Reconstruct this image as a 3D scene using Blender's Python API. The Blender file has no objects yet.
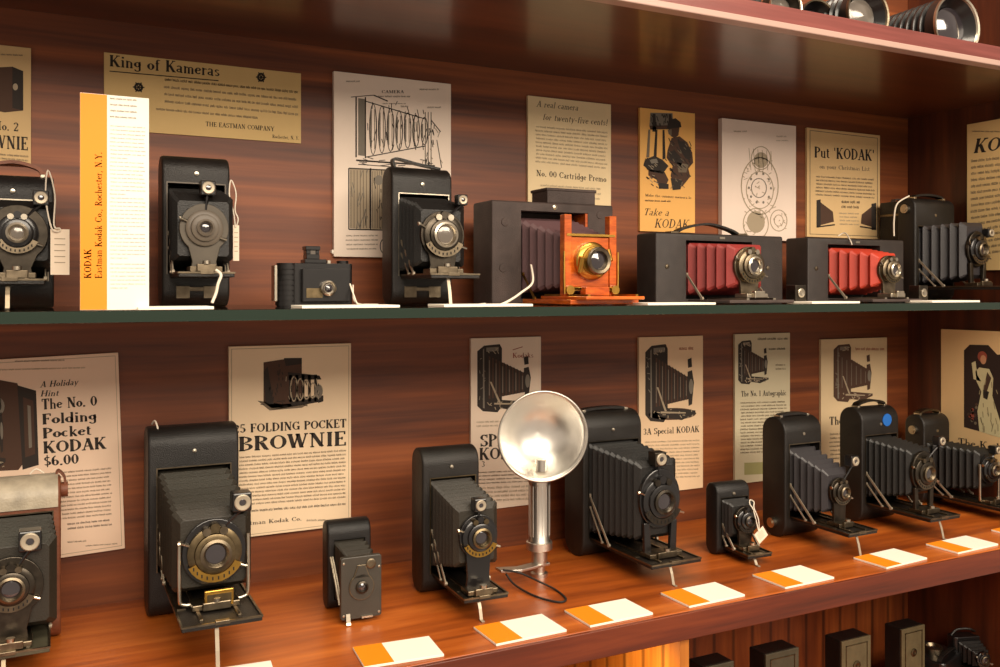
import bpy, bmesh, math, random
from mathutils import Vector, Matrix
random.seed(7)
PI=math.pi
sc=bpy.context.scene
COL=sc.collection
S_,C_=.44721,.89443; F_=900.; ZE=.32; HOR=290.
GZ=.304                      # top of the glass shelf
# ---------------------------------------------------------------- survey helpers (photo pixel -> place)
def kk(px):
    u=(px-500)/F_; d=C_-u*S_
    return (S_+u*C_)/d, 1/d
def G(px,py,z=0.):
    K,q=kk(px); t=(z-ZE)/((HOR-py)/F_); return Vector((t*K/q, t/q-1, z))
def P(px,py,Y):
    K,q=kk(px); t=(1+Y)*q; return Vector((K*(1+Y), Y, ZE+t*(HOR-py)/F_))
def Px(px,py,X):             # point on a plane x = X
    K,q=kk(px); Y=X/K-1; return P(px,py,Y)
# ---------------------------------------------------------------- materials
def lin(c): return tuple((v/255/12.92 if v<=10 else ((v/255+.055)/1.055)**2.4) for v in c)
MATS={}
def mat(name,rgb,rough=.5,metal=0.,bump=0.,bscale=400.,spec=.5,coat=0.,var=0.,vscale=30.):
    if name in MATS: return MATS[name]
    m=bpy.data.materials.new(name); m.use_nodes=True; nt=m.node_tree; b=nt.nodes['Principled BSDF']
    col=(*lin(rgb),1)
    b.inputs['Base Color'].default_value=col; b.inputs['Roughness'].default_value=rough
    b.inputs['Metallic'].default_value=metal; b.inputs['Specular IOR Level'].default_value=spec
    b.inputs['Coat Weight'].default_value=coat; b.inputs['Coat Roughness'].default_value=.12
    tc=nt.nodes.new('ShaderNodeTexCoord')
    if var>0:
        n=nt.nodes.new('ShaderNodeTexNoise'); n.inputs['Scale'].default_value=vscale; n.inputs['Detail'].default_value=5
        nt.links.new(tc.outputs['Object'],n.inputs['Vector'])
        r=nt.nodes.new('ShaderNodeValToRGB'); e=r.color_ramp.elements
        e[0].position=.3; e[1].position=.72
        e[0].color=tuple(v*(1-var) for v in col[:3])+(1,); e[1].color=tuple(min(1,v*(1+var)) for v in col[:3])+(1,)
        nt.links.new(n.outputs['Fac'],r.inputs['Fac']); nt.links.new(r.outputs['Color'],b.inputs['Base Color'])
    if bump>0:
        n=nt.nodes.new('ShaderNodeTexNoise'); n.inputs['Scale'].default_value=bscale; n.inputs['Detail'].default_value=3
        nt.links.new(tc.outputs['Object'],n.inputs['Vector'])
        bp=nt.nodes.new('ShaderNodeBump'); bp.inputs['Strength'].default_value=bump; bp.inputs['Distance'].default_value=.001
        nt.links.new(n.outputs['Fac'],bp.inputs['Height']); nt.links.new(bp.outputs['Normal'],b.inputs['Normal'])
    MATS[name]=m; return m
def wood(name,c0,c1,c2,scale,rough=.35,coat=.3,planks=None,seed=0.):
    m=bpy.data.materials.new(name); m.use_nodes=True; nt=m.node_tree; N=nt.nodes; L=nt.links; b=N['Principled BSDF']
    tc=N.new('ShaderNodeTexCoord'); mp=N.new('ShaderNodeMapping'); mp.inputs['Scale'].default_value=scale
    mp.inputs['Location'].default_value=(seed,seed*1.7,seed*.6)
    L.new(tc.outputs['Object'],mp.inputs['Vector'])
    n1=N.new('ShaderNodeTexNoise'); n1.inputs['Scale'].default_value=1; n1.inputs['Detail'].default_value=6; n1.inputs['Roughness'].default_value=.55; n1.inputs['Distortion'].default_value=.9
    n2=N.new('ShaderNodeTexNoise'); n2.inputs['Scale'].default_value=6; n2.inputs['Detail'].default_value=4
    L.new(mp.outputs[0],n1.inputs['Vector']); L.new(mp.outputs[0],n2.inputs['Vector'])
    mx=N.new('ShaderNodeMix'); mx.data_type='FLOAT'; mx.inputs[0].default_value=.25
    L.new(n1.outputs['Fac'],mx.inputs[2]); L.new(n2.outputs['Fac'],mx.inputs[3])
    r=N.new('ShaderNodeValToRGB'); e=r.color_ramp.elements
    e[0].position=.34; e[0].color=(*lin(c0),1); e[1].position=.66; e[1].color=(*lin(c2),1)
    x=e.new(.5); x.color=(*lin(c1),1)
    L.new(mx.outputs[0],r.inputs['Fac'])
    out=r.outputs['Color']
    if planks:
        w=N.new('ShaderNodeTexWave'); w.wave_type='BANDS'; w.bands_direction='X' if planks[0]=='X' else 'Y'
        w.inputs['Scale'].default_value=planks[1]; w.inputs['Distortion'].default_value=0
        L.new(tc.outputs['Object'],w.inputs['Vector'])
        rr=N.new('ShaderNodeValToRGB'); q=rr.color_ramp.elements; q[0].position=.0; q[0].color=(.25,.25,.25,1); q[1].position=.12; q[1].color=(1,1,1,1)
        L.new(w.outputs['Fac'],rr.inputs['Fac'])
        mm=N.new('ShaderNodeMix'); mm.data_type='RGBA'; mm.blend_type='MULTIPLY'; mm.inputs[0].default_value=.8
        L.new(out,mm.inputs[6]); L.new(rr.outputs['Color'],mm.inputs[7]); out=mm.outputs[2]
    L.new(out,b.inputs['Base Color'])
    b.inputs['Roughness'].default_value=rough; b.inputs['Coat Weight'].default_value=coat; b.inputs['Coat Roughness'].default_value=.15
    MATS[name]=m; return m
WB=wood('mahogany back',(78,36,15),(114,57,24),(148,80,36),(1.0,20,30),rough=.5,coat=.0)
WS=wood('mahogany shelf',(118,52,14),(166,82,26),(200,110,42),(1.6,18,20),rough=.36,coat=.08,seed=3.1)
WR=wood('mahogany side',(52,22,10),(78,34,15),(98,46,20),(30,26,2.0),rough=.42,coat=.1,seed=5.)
WD=wood('shaded mahogany edge',(72,27,10),(96,38,16),(118,52,22),(2.0,40,40),rough=.4,coat=.05,seed=6.)  # shade of the shelf's front face put into the wood colour
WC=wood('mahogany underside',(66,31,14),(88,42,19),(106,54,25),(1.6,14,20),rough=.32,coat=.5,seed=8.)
WE=wood('mahogany shelf edge',(108,52,46),(126,64,58),(142,78,70),(2.0,40,40),rough=.3,coat=.3,seed=2.)
WP=wood('plank panelling',(92,40,14),(126,60,22),(150,78,32),(26,26,2.4),rough=.45,coat=.1,planks=('X',9.),seed=1.)
WPY=wood('divider panelling',(150,84,26),(186,112,36),(206,134,52),(26,26,2.4),rough=.45,coat=.1,planks=('Y',9.),seed=4.)
CW=wood('cherry wood',(150,62,12),(190,86,22),(214,112,36),(20,20,90),rough=.25,coat=.6,seed=9.)
LEM=mat('dull brown black leather',(52,45,42),.5,bump=.5,bscale=900,var=.2,vscale=60)
GRE=mat('grey enamel',(98,88,76),.45,var=.12,vscale=60)
LEA=mat('black leather',(27,23,20),.43,bump=.5,bscale=900,spec=.4,var=.25,vscale=60)
LEB=mat('bluish black leather',(27,25,24),.42,bump=.5,bscale=900,spec=.4,var=.2,vscale=60)
LEW=mat('worn grey leather',(70,58,54),.6,bump=.6,bscale=700,spec=.35,var=.3,vscale=40)
LEO=mat('worn pale leather',(170,158,138),.42,bump=.4,bscale=500,var=.3,vscale=50)
LEBR=mat('brown leather',(112,62,38),.55,bump=.4,bscale=500,var=.25,vscale=80)
GRB=mat('graphite enamel',(58,54,47),.42,bump=.15,bscale=900,spec=.5,var=.12,vscale=50)
BLK=mat('black enamel',(22,20,20),.28,coat=.3)
DK=mat('matt black',(14,12,12),.8)
BLB=mat('black bellows leather',(20,18,16),.45,bump=.4,bscale=700)
BLG=mat('grey blue bellows leather',(46,43,46),.42,bump=.3,bscale=700)
BLV=mat('brown violet bellows leather',(98,70,72),.55,bump=.3,bscale=700)
BLR=mat('faded red bellows leather',(146,48,44),.55,bump=.3,bscale=700)
BLO=mat('bright red bellows leather',(184,58,38),.5,bump=.3,bscale=700)
BLT=mat('olive brown bellows leather',(38,33,24),.5,bump=.3,bscale=700)
NIC=mat('nickel',(196,186,168),.28,1.,var=.12,vscale=90)
NID=mat('tarnished nickel',(120,108,90),.36,1.,var=.3,vscale=120)
BRA=mat('brass',(190,148,70),.3,1.,var=.15,vscale=90)
BRD=mat('dark bronze',(112,98,74),.36,1.,var=.3,vscale=150)
GUN=mat('gunmetal',(70,64,56),.34,.9,var=.25,vscale=150)
GLS=mat('lens glass',(40,34,38),.04,0.,spec=1.,coat=1.)
GLP=mat('pale lens glass',(112,104,96),.15,.2,coat=.8)
SIL=mat('polished silver',(240,236,228),.33,1.,bump=.1,bscale=60)
SIB=mat('brushed silver',(214,208,198),.34,1.)
FACE=mat('aged bronze face',(104,94,68),.45,.3,var=.2,vscale=60)
FACD=mat('dark bronze face',(80,76,60),.45,.3,var=.2,vscale=60)
PLT=mat('brown grey shutter plate',(82,74,62),.45,.2,var=.15,vscale=60)
STN=mat('bright strut nickel',(176,164,144),.45,.55)
STR=mat('string',(226,214,196),.8)
TAGM=mat('tag paper',(232,214,192),.8)
SGN=mat('sign white',(232,227,214),.7)
WHT=mat('white card',(244,237,222),.7)
ORG=mat('orange card print',(240,138,2),.6)
GRN=mat('green glass edge',(26,42,32),.2,coat=.2)
BLUE=mat('blue sticker',(34,104,190),.35)
FEL=mat('cord black',(26,22,20),.6)
INK=mat('printing ink',(44,36,30),.8)
INM=mat('printing ink faded',(112,98,80),.8)
INL=mat('printing ink pale',(164,148,124),.8)
INB=mat('picture brown',(74,50,36),.8)
ING=mat('picture grey',(120,112,100),.8)
INC=mat('picture cream',(206,194,150),.8)
INR=mat('picture red',(150,70,52),.8)
PAP={}
def paper(rgb):
    if rgb not in PAP: PAP[rgb]=mat('paper %d %d %d'%rgb,(min(252,rgb[0]*1.045),min(250,rgb[1]*1.02),min(246,rgb[2]*1.05)),.75,var=.045,vscale=14)
    return PAP[rgb]
# ---------------------------------------------------------------- mesh builder
class MB:
    def __init__(s): s.v=[]; s.f=[]; s.m=[]; s.mats=[]; s.cur=0; s.X=Matrix.Identity(4)
    def use(s,m):
        if m not in s.mats: s.mats.append(m)
        s.cur=s.mats.index(m); return s
    def add(s,vs,fs):
        o=len(s.v); s.v+= [tuple(s.X@Vector(p)) for p in vs]
        for f in fs: s.f.append([i+o for i in f]); s.m.append(s.cur)
        return s
    def box(s,x0,x1,y0,y1,z0,z1,R=None):
        vs=[(x,y,z) for x in (x0,x1) for y in (y0,y1) for z in (z0,z1)]
        if R is not None: vs=[R@Vector(p) for p in vs]
        return s.add(vs,[(0,1,3,2),(4,6,7,5),(0,4,5,1),(2,3,7,6),(0,2,6,4),(1,5,7,3)])
    def prism(s,poly,a0,a1,axis='y'):      # poly in the two other axes (x,z) / (y,z) / (x,y)
        n=len(poly)
        def mk(p,a): return {'y':(p[0],a,p[1]),'x':(a,p[0],p[1]),'z':(p[0],p[1],a)}[axis]
        vs=[mk(p,a0) for p in poly]+[mk(p,a1) for p in poly]
        fs=[list(range(n))[::-1],list(range(n,2*n))]+[(i,(i+1)%n,n+(i+1)%n,n+i) for i in range(n)]
        return s.add(vs,fs)
    def cyl(s,p0,p1,r0,r1=None,n=20,cap=True):
        p0=Vector(p0);p1=Vector(p1); r1=r0 if r1 is None else r1
        d=(p1-p0).normalized(); a=d.orthogonal().normalized(); b=d.cross(a)
        vs=[]
        for p,r in ((p0,r0),(p1,r1)):
            for i in range(n):
                t=2*PI*i/n; vs.append(p+a*r*math.cos(t)+b*r*math.sin(t))
        fs=[(i,(i+1)%n,n+(i+1)%n,n+i) for i in range(n)]
        if cap: fs+=[list(range(n))[::-1],list(range(n,2*n))]
        return s.add(vs,fs)
    def lathe(s,prof,c,axis=(0,-1,0),n=32):   # prof: (radius, distance along axis)
        c=Vector(c); d=Vector(axis).normalized(); a=d.orthogonal().normalized(); b=d.cross(a)
        vs=[];fs=[]
        for r,h in prof:
            for i in range(n):
                t=2*PI*i/n; vs.append(c+d*h+a*r*math.cos(t)+b*r*math.sin(t))
        for j in range(len(prof)-1):
            for i in range(n): fs.append((j*n+i,j*n+(i+1)%n,(j+1)*n+(i+1)%n,(j+1)*n+i))
        if prof[0][0]>1e-6: fs.append(list(range(n))[::-1])
        if prof[-1][0]>1e-6: fs.append(list(range((len(prof)-1)*n,len(prof)*n)))
        return s.add(vs,fs)
    def bowl(s,prof,c,axis,n=40): # open surface of revolution
        c=Vector(c); d=Vector(axis).normalized(); a=d.orthogonal().normalized(); b=d.cross(a); vs=[];fs=[]
        for r,h in prof:
            for i in range(n):
                t=2*PI*i/n; vs.append(c+d*h+a*r*math.cos(t)+b*r*math.sin(t))
        for j in range(len(prof)-1):
            for i in range(n): fs.append((j*n+i,j*n+(i+1)%n,(j+1)*n+(i+1)%n,(j+1)*n+i))
        return s.add(vs,fs)
    def tube(s,pts,r,n=8,sub=0):
        pts=[Vector(p) for p in pts]
        if sub: pts=smooth(pts,sub)
        d0=(pts[1]-pts[0]).normalized(); a=d0.orthogonal().normalized(); vs=[];fs=[]
        for k,p in enumerate(pts):
            d=((pts[min(k+1,len(pts)-1)]-pts[max(k-1,0)])).normalized()
            a=(a-d*a.dot(d)).normalized(); b=d.cross(a)
            for i in range(n):
                t=2*PI*i/n; vs.append(p+a*r*math.cos(t)+b*r*math.sin(t))
        for k in range(len(pts)-1):
            for i in range(n): fs.append((k*n+i,k*n+(i+1)%n,(k+1)*n+(i+1)%n,(k+1)*n+i))
        fs+=[list(range(n))[::-1],list(range((len(pts)-1)*n,len(pts)*n))]
        return s.add(vs,fs)
    def ribbon(s,pts,wv,w,th,sub=0):
        pts=[Vector(p) for p in pts]; wv=Vector(wv).normalized()
        if sub: pts=smooth(pts,sub)
        vs=[];fs=[]
        for k,p in enumerate(pts):
            d=((pts[min(k+1,len(pts)-1)]-pts[max(k-1,0)])).normalized(); nn=d.cross(wv).normalized()
            for a,b in ((-1,-1),(1,-1),(1,1),(-1,1)): vs.append(p+wv*a*w/2+nn*b*th/2)
        for k in range(len(pts)-1):
            for i in range(4): fs.append((k*4+i,k*4+(i+1)%4,(k+1)*4+(i+1)%4,(k+1)*4+i))
        n=len(pts)-1; fs+=[(3,2,1,0),(n*4,n*4+1,n*4+2,n*4+3)]
        return s.add(vs,fs)
    def data(s,name):
        me=bpy.data.meshes.new(name); me.from_pydata(s.v,[],s.f)
        for m in s.mats: me.materials.append(m)
        for p,i in zip(me.polygons,s.m): p.material_index=i
        bm=bmesh.new(); bm.from_mesh(me); bmesh.ops.recalc_face_normals(bm,faces=bm.faces); bm.to_mesh(me); bm.free()
        return me
    def build(s,name,m=None,parent=None,bevel=0.,smooth_a=None,loc=None):
        if m is not None and not s.mats: s.mats=[m]; s.m=[0]*len(s.f)
        me=s.data(name); o=bpy.data.objects.new(name,me); COL.objects.link(o)
        if parent is not None: o.parent=parent
        if loc is not None: o.location=loc
        if bevel>0:
            b=o.modifiers.new('b','BEVEL'); b.width=bevel; b.segments=2; b.limit_method='ANGLE'; b.angle_limit=.6
        if smooth_a is not None: shade(me,smooth_a)
        return o
def smooth(pts,n):
    out=[]; N=len(pts)
    for i in range(N-1):
        p0=pts[max(i-1,0)];p1=pts[i];p2=pts[i+1];p3=pts[min(i+2,N-1)]
        for k in range(n):
            t=k/n; out.append(.5*((2*p1)+(p2-p0)*t+(2*p0-5*p1+4*p2-p3)*t*t+(3*p1-p0-3*p2+p3)*t**3))
    out.append(pts[-1]); return out
def shade(me,ang=40):
    bm=bmesh.new(); bm.from_mesh(me)
    for f in bm.faces: f.smooth=True
    for e in bm.edges:
        if len(e.link_faces)==2 and e.calc_face_angle(0)>math.radians(ang): e.smooth=False
    bm.to_mesh(me); bm.free()
def thing(name,label,cat,loc=(0,0,0),rz=0.,group=None):
    o=bpy.data.objects.new(name,None); COL.objects.link(o); o.location=loc; o.rotation_euler=(0,0,rz); o.empty_display_size=.02
    o['label']=label; o['category']=cat
    if group: o['group']=group
    return o
def tag(o,label,cat,group=None):
    o['label']=label; o['category']=cat
    if group: o['group']=group
    return o
def structure(o): o['kind']='structure'; return o
# ---------------------------------------------------------------- a serif alphabet of strokes
T_,t_=.17,.07
def LN(x0,y0,x1,y1,w=T_): return ('L',x0,y0,x1,y1,w)
def AR(cx,cy,rx,ry,a0,a1): return ('A',cx,cy,rx,ry,a0,a1)
def SF(x,y,h=.13): return ('L',x-h,y,x+h,y,t_)
B=t_/2
GL={
'A':(.74,[LN(.37,.98,.1,.02,t_),LN(.37,1,.64,0),LN(.2,.34,.54,.34,t_),SF(.1,B),SF(.64,B)]),
'B':(.66,[LN(.15,0,.15,1),AR(.3,.76,.22,.215,-90,90),AR(.3,.27,.27,.245,-90,90),LN(.02,B,.3,B,t_),LN(.02,1-B,.3,1-B,t_),LN(.15,.53,.3,.53,t_)]),
'C':(.68,[AR(.38,.5,.3,.475,40,320),LN(.62,.68,.62,.98,t_)]),
'D':(.74,[LN(.15,0,.15,1),AR(.3,.5,.34,.475,-90,90),LN(.02,B,.3,B,t_),LN(.02,1-B,.3,1-B,t_)]),
'E':(.62,[LN(.15,0,.15,1),LN(.02,B,.56,B,t_),LN(.02,1-B,.54,1-B,t_),LN(.15,.52,.4,.52,t_),LN(.56,0,.56,.24,t_),LN(.53,.78,.53,1,t_),LN(.4,.42,.4,.62,t_)]),
'F':(.58,[LN(.15,0,.15,1),SF(.15,B),LN(.02,1-B,.54,1-B,t_),LN(.15,.52,.4,.52,t_),LN(.53,.76,.53,1,t_),LN(.4,.42,.4,.62,t_)]),
'G':(.74,[AR(.38,.5,.3,.475,40,320),LN(.62,.7,.62,.98,t_),LN(.62,.04,.62,.42),LN(.46,.42,.74,.42,t_)]),
'H':(.8,[LN(.15,0,.15,1),LN(.65,0,.65,1),LN(.15,.52,.65,.52,t_),SF(.15,B),SF(.65,B),SF(.15,1-B),SF(.65,1-B)]),
'I':(.34,[LN(.17,0,.17,1),SF(.17,B),SF(.17,1-B)]),
'K':(.76,[LN(.15,0,.15,1),LN(.2,.4,.58,.97,t_),LN(.32,.58,.62,.02),SF(.15,B),SF(.15,1-B),SF(.6,1-B),SF(.64,B)]),
'L':(.6,[LN(.15,0,.15,1),LN(.02,B,.54,B,t_),LN(.54,0,.54,.28,t_),SF(.15,1-B)]),
'M':(.92,[LN(.14,0,.14,1,t_),LN(.14,1,.44,.05),LN(.44,.05,.76,1,t_),LN(.76,0,.76,1),SF(.14,B,.1),SF(.76,B),SF(.1,1-B,.1),SF(.78,1-B,.12)]),
'N':(.78,[LN(.14,0,.14,1,t_),LN(.14,1,.62,.04),LN(.62,.0,.62,1,t_),SF(.14,B,.1),SF(.1,1-B,.1),SF(.64,1-B,.11)]),
'O':(.78,[AR(.39,.5,.3,.475,0,360)]),
'P':(.62,[LN(.15,0,.15,1),AR(.3,.73,.24,.245,-90,90),LN(.15,.49,.3,.49,t_),LN(.02,1-B,.3,1-B,t_),SF(.15,B)]),
'R':(.7,[LN(.15,0,.15,1),AR(.3,.76,.23,.215,-90,90),LN(.15,.54,.3,.54,t_),LN(.02,1-B,.3,1-B,t_),SF(.15,B),LN(.34,.54,.58,.03),LN(.55,B,.7,B,t_)]),
'S':(.56,[AR(.28,.745,.19,.23,30,270),AR(.28,.265,.21,.24,-150,90),LN(.5,.72,.5,.98,t_),LN(.06,.02,.06,.28,t_)]),
'T':(.66,[LN(.33,0,.33,1),SF(.33,B),LN(.04,1-B,.62,1-B,t_),LN(.05,.74,.05,1,t_),LN(.61,.74,.61,1,t_)]),
'U':(.76,[LN(.15,.3,.15,1),AR(.38,.3,.23,.27,180,360),LN(.61,.3,.61,1,t_),SF(.15,1-B),SF(.61,1-B,.1)]),
'W':(1.0,[LN(.1,1,.3,.02),LN(.3,.02,.5,.95,t_),LN(.48,1,.68,.02),LN(.68,.02,.9,1,t_),SF(.1,1-B),SF(.48,1-B,.1),SF(.9,1-B,.1)]),
'Y':(.72,[LN(.1,1,.36,.48),LN(.36,.48,.62,1,t_),LN(.36,0,.36,.5),SF(.36,B),SF(.1,1-B,.1),SF(.62,1-B,.1)]),
'a':(.48,[AR(.2,.48,.15,.15,0,160),LN(.34,.02,.34,.5,.13),AR(.2,.19,.15,.16,60,330),LN(.34,B,.46,B,t_)]),
'c':(.44,[AR(.24,.32,.18,.29,50,310)]),
'd':(.54,[AR(.24,.31,.18,.28,0,360),LN(.42,0,.42,1,.13),LN(.32,1-B,.44,1-B,t_),LN(.42,B,.52,B,t_)]),
'e':(.46,[AR(.24,.32,.18,.29,20,320),LN(.08,.37,.42,.37,t_)]),
'f':(.34,[LN(.16,0,.16,.84,.13),AR(.27,.84,.11,.13,30,180),LN(.04,.62,.32,.62,t_),SF(.16,B,.11)]),
'g':(.52,[AR(.24,.36,.17,.23,0,360),LN(.41,-.1,.41,.62,.12),AR(.24,-.08,.17,.18,180,360)]),
'h':(.56,[LN(.12,0,.12,1,.13),AR(.27,.42,.15,.18,0,150),LN(.42,0,.42,.44,.13),SF(.12,B,.1),SF(.42,B,.1),LN(.02,1-B,.14,1-B,t_)]),
'i':(.28,[LN(.14,0,.14,.62,.13),SF(.14,B,.11),LN(.03,.6,.15,.6,t_),LN(.14,.78,.14,.93,.14)]),
'k':(.54,[LN(.12,0,.12,1,.13),LN(.16,.26,.4,.6,t_),LN(.24,.34,.44,.02,.13),SF(.12,B,.1),SF(.44,B,.08),LN(.02,1-B,.14,1-B,t_),SF(.4,.6,.08)]),
'l':(.28,[LN(.14,0,.14,1,.13),SF(.14,B,.11),LN(.03,1-B,.15,1-B,t_)]),
'm':(.82,[LN(.12,0,.12,.62,.13),AR(.26,.42,.14,.18,0,150),LN(.4,0,.4,.44,.13),AR(.54,.42,.14,.18,0,150),LN(.68,0,.68,.44,.13),SF(.12,B,.09),SF(.4,B,.09),SF(.68,B,.09),LN(.02,.6,.14,.6,t_)]),
'n':(.56,[LN(.12,0,.12,.62,.13),AR(.27,.42,.15,.18,0,150),LN(.42,0,.42,.44,.13),SF(.12,B,.1),SF(.42,B,.1),LN(.02,.6,.14,.6,t_)]),
'o':(.5,[AR(.25,.31,.18,.285,0,360)]),
'p':(.54,[AR(.29,.31,.18,.28,0,360),LN(.12,-.3,.12,.62,.13),SF(.12,-.28,.11),LN(.02,.6,.14,.6,t_)]),
'r':(.4,[LN(.12,0,.12,.62,.13),AR(.27,.42,.14,.17,40,150),SF(.12,B,.1),LN(.02,.6,.14,.6,t_)]),
's':(.4,[AR(.2,.46,.12,.14,20,270),AR(.2,.17,.13,.15,-160,90)]),
't':(.34,[LN(.14,.1,.14,.84,.13),AR(.24,.12,.1,.1,180,320),LN(.03,.62,.3,.62,t_)]),
'u':(.56,[LN(.12,.16,.12,.62,.13),AR(.26,.18,.14,.16,180,320),LN(.42,0,.42,.62,.13),LN(.02,.6,.14,.6,t_),LN(.32,.6,.44,.6,t_),LN(.42,B,.54,B,t_)]),
'v':(.52,[LN(.08,.62,.26,0,.12),LN(.26,0,.44,.62,t_),SF(.08,.6,.08),SF(.44,.6,.08)]),
'w':(.74,[LN(.08,.62,.22,0,.12),LN(.22,0,.36,.6,t_),LN(.36,.62,.5,0,.12),LN(.5,0,.66,.62,t_),SF(.08,.6,.08),SF(.66,.6,.08)]),
'y':(.52,[LN(.08,.62,.26,0,.12),LN(.14,-.28,.44,.62,t_),SF(.08,.6,.08),SF(.44,.6,.08)]),
'x':(.5,[LN(.08,.6,.42,.02,.12),LN(.08,.02,.42,.6,t_),SF(.08,.6,.07),SF(.42,B,.07)]),
'z':(.46,[LN(.08,.6,.4,.6,t_),LN(.4,.6,.08,.03,.12),LN(.08,B,.4,B,t_)]),
'0':(.58,[AR(.29,.5,.2,.475,0,360)]),
'1':(.44,[LN(.22,0,.22,1),SF(.22,B,.15),LN(.08,.85,.24,.98,t_)]),
'2':(.58,[AR(.28,.72,.19,.25,-20,170),LN(.46,.62,.08,.06,.1),LN(.06,.07,.5,.07,.12),LN(.5,.05,.5,.24,t_)]),
'3':(.56,[AR(.26,.745,.18,.22,-90,150),AR(.26,.27,.2,.245,-150,90)]),
'5':(.56,[AR(.25,.32,.21,.3,-150,110),LN(.1,.54,.12,.97,t_),LN(.12,.93,.46,.93,.11)]),
'6':(.58,[AR(.29,.3,.19,.28,0,360),AR(.36,.5,.27,.47,95,200)]),
'9':(.58,[AR(.29,.7,.19,.27,0,360),AR(.22,.5,.27,.47,-80,20)]),
'$':(.58,[AR(.29,.7,.18,.2,30,270),AR(.29,.28,.2,.21,-150,90),LN(.29,-.08,.29,1.08,t_)]),
'.':(.26,[LN(.12,0,.12,.15,.15)]),',':(.26,[LN(.14,.14,.08,-.14,.1)]),"'":(.24,[LN(.12,.7,.12,1,.09)]),
'!':(.3,[LN(.15,.3,.15,1,.13),LN(.15,0,.15,.14,.14)]),'-':(.4,[LN(.06,.33,.34,.33,.09)]),' ':(.34,[]),
}
def glyph_polys(ch,wt):
    w,st=GL.get(ch,GL[' ']); out=[]
    for q in st:
        if q[0]=='L':
            _,x0,y0,x1,y1,tw=q; tw=tw*wt
            d=Vector((x1-x0,y1-y0)); L=d.length
            if L<1e-6: continue
            n=Vector((-d.y,d.x))/L*tw/2
            if abs(d.y)>abs(d.x): n=Vector((tw/2*(-1 if d.y>0 else 1)*max(1,.0+L/abs(d.y)),0)) 
            out.append([(x0+n.x,y0+n.y),(x0-n.x,y0-n.y),(x1-n.x,y1-n.y),(x1+n.x,y1+n.y)])
        else:
            _,cx,cy,rx,ry,a0,a1=q; N=max(6,int(abs(a1-a0)/22)); thick=(T_ if max(rx,ry)>.2 and ry>.2 else .12)*wt
            pr=None
            for i in range(N+1):
                a=math.radians(a0+(a1-a0)*i/N); tw=t_*wt+(thick-t_*wt)*abs(math.cos(a))**1.4
                c,s=math.cos(a),math.sin(a)
                po=(cx+(rx+tw/2)*c,cy+(ry+t_*wt/2*0+tw/2*.0)*s+.0*tw); pi=(cx+(rx-tw/2)*c,cy+(ry-t_*wt)*s)
                if pr: out.append([pr[0],pr[1],pi,po])
                pr=(po,pi)
    return w,out
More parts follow.
